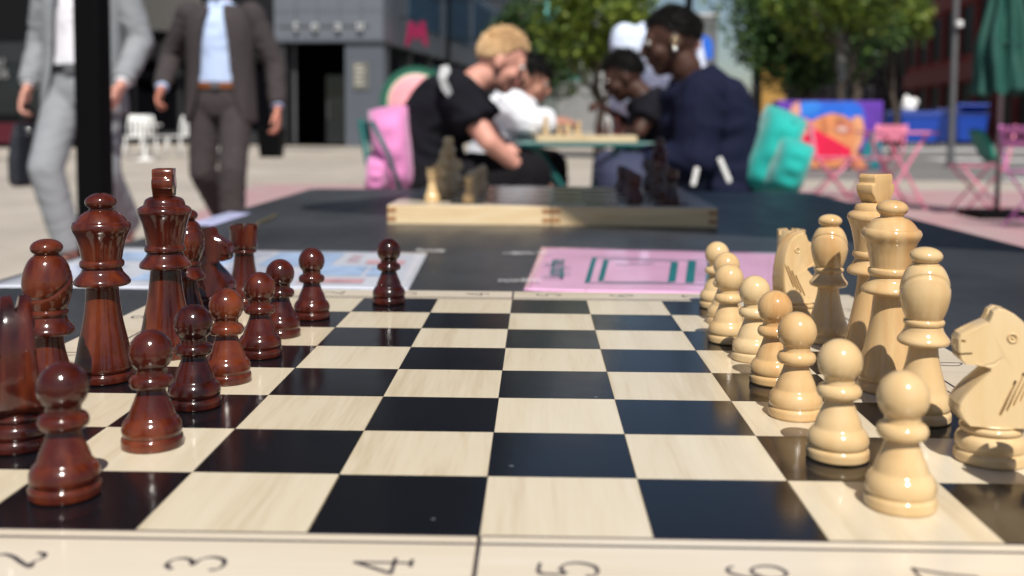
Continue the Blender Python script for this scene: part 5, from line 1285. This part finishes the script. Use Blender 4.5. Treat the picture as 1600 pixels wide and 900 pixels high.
M_BLKTEE = plain('black_cotton', (0.006, 0.006, 0.010), 0.9, bump=.6, bscale=13, spec=.2)
M_NAVY = plain('navy_nylon', (0.009, 0.011, 0.030), 0.85, spec=.12, bump=.7, bscale=11)
M_JEAN = plain('navy_denim', (0.028, 0.034, 0.075), 0.8, bump=.5, bscale=20)
M_DKTROU = plain('black_trousers', (0.006, 0.005, 0.007), 0.9, bump=.5, bscale=16, spec=.2)
M_BLOND = plain('blond_hair', (0.72, 0.50, 0.28), 0.55, var=.25, scale=110)
YB = 3.4
bl, Jl, q, Jw = seated('blond person in black t-shirt leaning forward on a chair with a pink cushion', YB, (784, 97), (744, 126), (714, 148), (672, 205), (668, 283), (826, 274), (818, 270), (764, 222), (816, 266), (772, 216), (824, 262), 1, SKIN1, hdip=-.42, scale=.89)
hair(bl, Jl['head'], q, M_BLOND, 5, length=.005, low=-.2, fringe=.55, n=3600, comb=(.5, 0, .5), top=4.0, sc=.89)
tee(bl, Jl, M_BLKTEE, 'tshirt', .62, extra=.014, arm=.060); trousers(bl, Jl, M_DKTROU); shoes(bl, Jl, M_BLKLEATH)
p = P(696, 126, YB-.205)-bl.location
pr = MB(); pr.prism([(-.012, .045), (.012, .05), (.02, .03), (.006, .005), (.018, -.02), (.028, -.045), (.012, -.055), (-.008, -.03), (-.02, .01)], .004, lambda x, y, t: (p.x+x, p.y-.045-t+abs(y)*.25, p.z+y)); pr.build('shirt_print', plain('grey_print', (.45, .46, .48), .7), bl)
YN = 3.3
nv, Jl, q, Jw = seated('man in navy jacket with an earring sitting on a chair with a teal cushion', YN, (1048, 66), (1072, 108), (1096, 150), (1122, 215), (1116, 285), (968, 280), (980, 272), (1088, 248), (1012, 262), (1075, 245), (1000, 255), -1, SKIN2, hdip=-.18, scale=.95)
hair(nv, Jl['head'], q, M_DKHAIR, 6, length=.006, low=-.1, fringe=.45, n=2400, comb=(0, 0, .3), top=1.8, sc=.95)
tee(nv, Jl, M_NAVY, 'jacket', extra=.04, long=True, arm=.074, hem=1); trousers(nv, Jl, M_JEAN, thigh=.104); shoes(nv, Jl, M_WHITE)
for (px, py, dx, tl, L) in [(1132, 266, 0, 24, .085), (1086, 276, 0, -12, .06)]:
    p = P(px, py, YN-.285)-nv.location
    bevel(MB().box(p, (.016, .012, L), ry=R(-tl)).build('white_trim', M_WHITE, nv), .004)
hc = Jl['head']; ea = hc+q@V((-.003, .092, -.045))
torus(MB(), tuple(hc+q@V((-.002, .094, -.002))), .011, .003, 'y').build('earring', plain('gold', (.75, .6, .35), .2, metal=1), nv, smooth=True)
MB().ellipsoid(hc+q@V((.002, .09, -.03)), (.008, .006, .009)).build('earring', plain('silver', (.75, .75, .75), .2, metal=1), nv, smooth=True)
p = P(1062, 222, YN-.10)-nv.location
bevel(MB().box(p, (.022, .02, .12), ry=R(-16)).build('lanyard', plain('lime_ribbon', (.10, .22, .01), .6), nv), .004)
# person in white sleeves across the small table
YS = 4.75
ws, Jl, q, Jw = seated('dark haired person in white shirt reaching over the small chess box', YS, (826, 126), (806, 152), (800, 166), (786, 205), (778, 252), (850, 262), (862, 258), (828, 190), (862, 190), (822, 196), (850, 200), 1, SKIN3, hdip=-.35)
hair(ws, Jl['head'], q, M_DKHAIR, 7, length=.03, low=-.5, fringe=.3, comb=(.1, 0, -.5)); tee(ws, Jl, plain('white_linen', (.72, .73, .78), .8, bump=.5, bscale=14), 'shirt', extra=.03, long=True, arm=.072); trousers(ws, Jl, M_DKTROU); shoes(ws, Jl, M_BLKLEATH)
YK = 4.85
bk, Jl, q, Jw = seated('dark haired person in black t-shirt bending over the small chess box', YK, (974, 120), (1002, 148), (1020, 166), (1034, 205), (1040, 252), (962, 262), (950, 258), (998, 205), (984, 208), (985, 196), (958, 178), -1, SKIN2, hdip=-.4)
hair(bk, Jl['head'], q, M_DKHAIR, 8, length=.012, low=-.2, fringe=.4, top=1.8); tee(bk, Jl, M_BLKTEE, 'tshirt', .55, extra=.024); trousers(bk, Jl, M_JEAN); shoes(bk, Jl, M_BLKLEATH)
p = P(1036, 181, YK-.22)-bk.location
MB().ellipsoid(p, (.028, .012, .03)).build('badge', M_WHITE, bk, smooth=True)
# onlooker in a pale blue shirt, bent forward behind the navy jacket
YO = 5.9
base = at_ground(1008, YO); qz = Matrix.Rotation(R(-80), 3, 'Z')
L = lambda x, y, z: base+qz@V((x, y, z))
J = dict(root=base, fwd=qz@V((1, 0, 0)), hfwd=qz@V((.8, .1, -.5)), hup=qz@V((.5, 0, .8)), neck=L(.27, .05, 1.26), head=L(.37, .13, 1.30), hipL=L(-.05, .095, .90), hipR=L(-.05, -.095, .90), shL=L(.2, .18, 1.29), shR=L(.2, -.18, 1.29), mid=L(.08, 0, 1.10),
 knL=L(.03, .1, .5), knR=L(0, -.1, .5), anL=L(-.02, .1, .09), anR=L(-.04, -.1, .09), toeL=L(.13, .1, .035), toeR=L(.11, -.1, .035), elL=L(.25, .22, 1.02), elR=L(.26, -.2, 1.02), wrL=L(.30, .10, .86), wrR=L(.30, -.08, .86), hnL=V((0, 0, -1)), hnR=V((0, 0, -1)))
on, Jl, q = person('onlooker in pale blue shirt bending forward behind the navy jacket', J, SKIN3)
hair(on, Jl['head'], q, M_DKHAIR, 9); tee(on, Jl, plain('pale_blue_cotton', (.60, .68, .84), .8, bump=.5, bscale=14), 'shirt', extra=.035, long=True, arm=.076, hem=1); trousers(on, Jl, M_JEAN); shoes(on, Jl, M_BLKLEATH)

# chairs of the players and their cushions
def under(px, Y, rz, label): p = at_ground(px, Y); return bistro_chair(p, rz, M_TEALMET, label, 'teal folding furniture')
under(688, YB, R(90), 'teal folding chair under the blond player'); under(1102, YN, R(-90), 'teal folding chair under the player in the navy jacket')
under(775, YS, R(90), 'teal folding chair under the player in white sleeves'); under(1048, YK, R(-90), 'teal folding chair under the player in the plain black t-shirt')
c = P(616, 236, YB-.08); cushion('chair_cushion', 'tall pink quilted cushion strapped upright behind the blond player', c, (.145, .36, .31), M_PINKFAB, R(4), R(-8), 0, M_TEALMET)
c = P(594, 272, YB-.16); cushion('chair_cushion', 'small pink cushion below the tall pink one', c, (.09, .30, .13), M_PINKFAB, R(2), R(6), 0)
c = P(1200, 240, YN-.06); cushion('chair_cushion', 'tall teal quilted cushion leaning behind the navy jacket', c, (.15, .36, .31), M_TEALFAB, R(-4), R(24), 0)
c = P(1230, 262, YN-.2); cushion('chair_cushion', 'short teal cushion leaning against the tall teal one', c, (.12, .30, .19), M_TEALFAB, R(-6), R(20), 0)
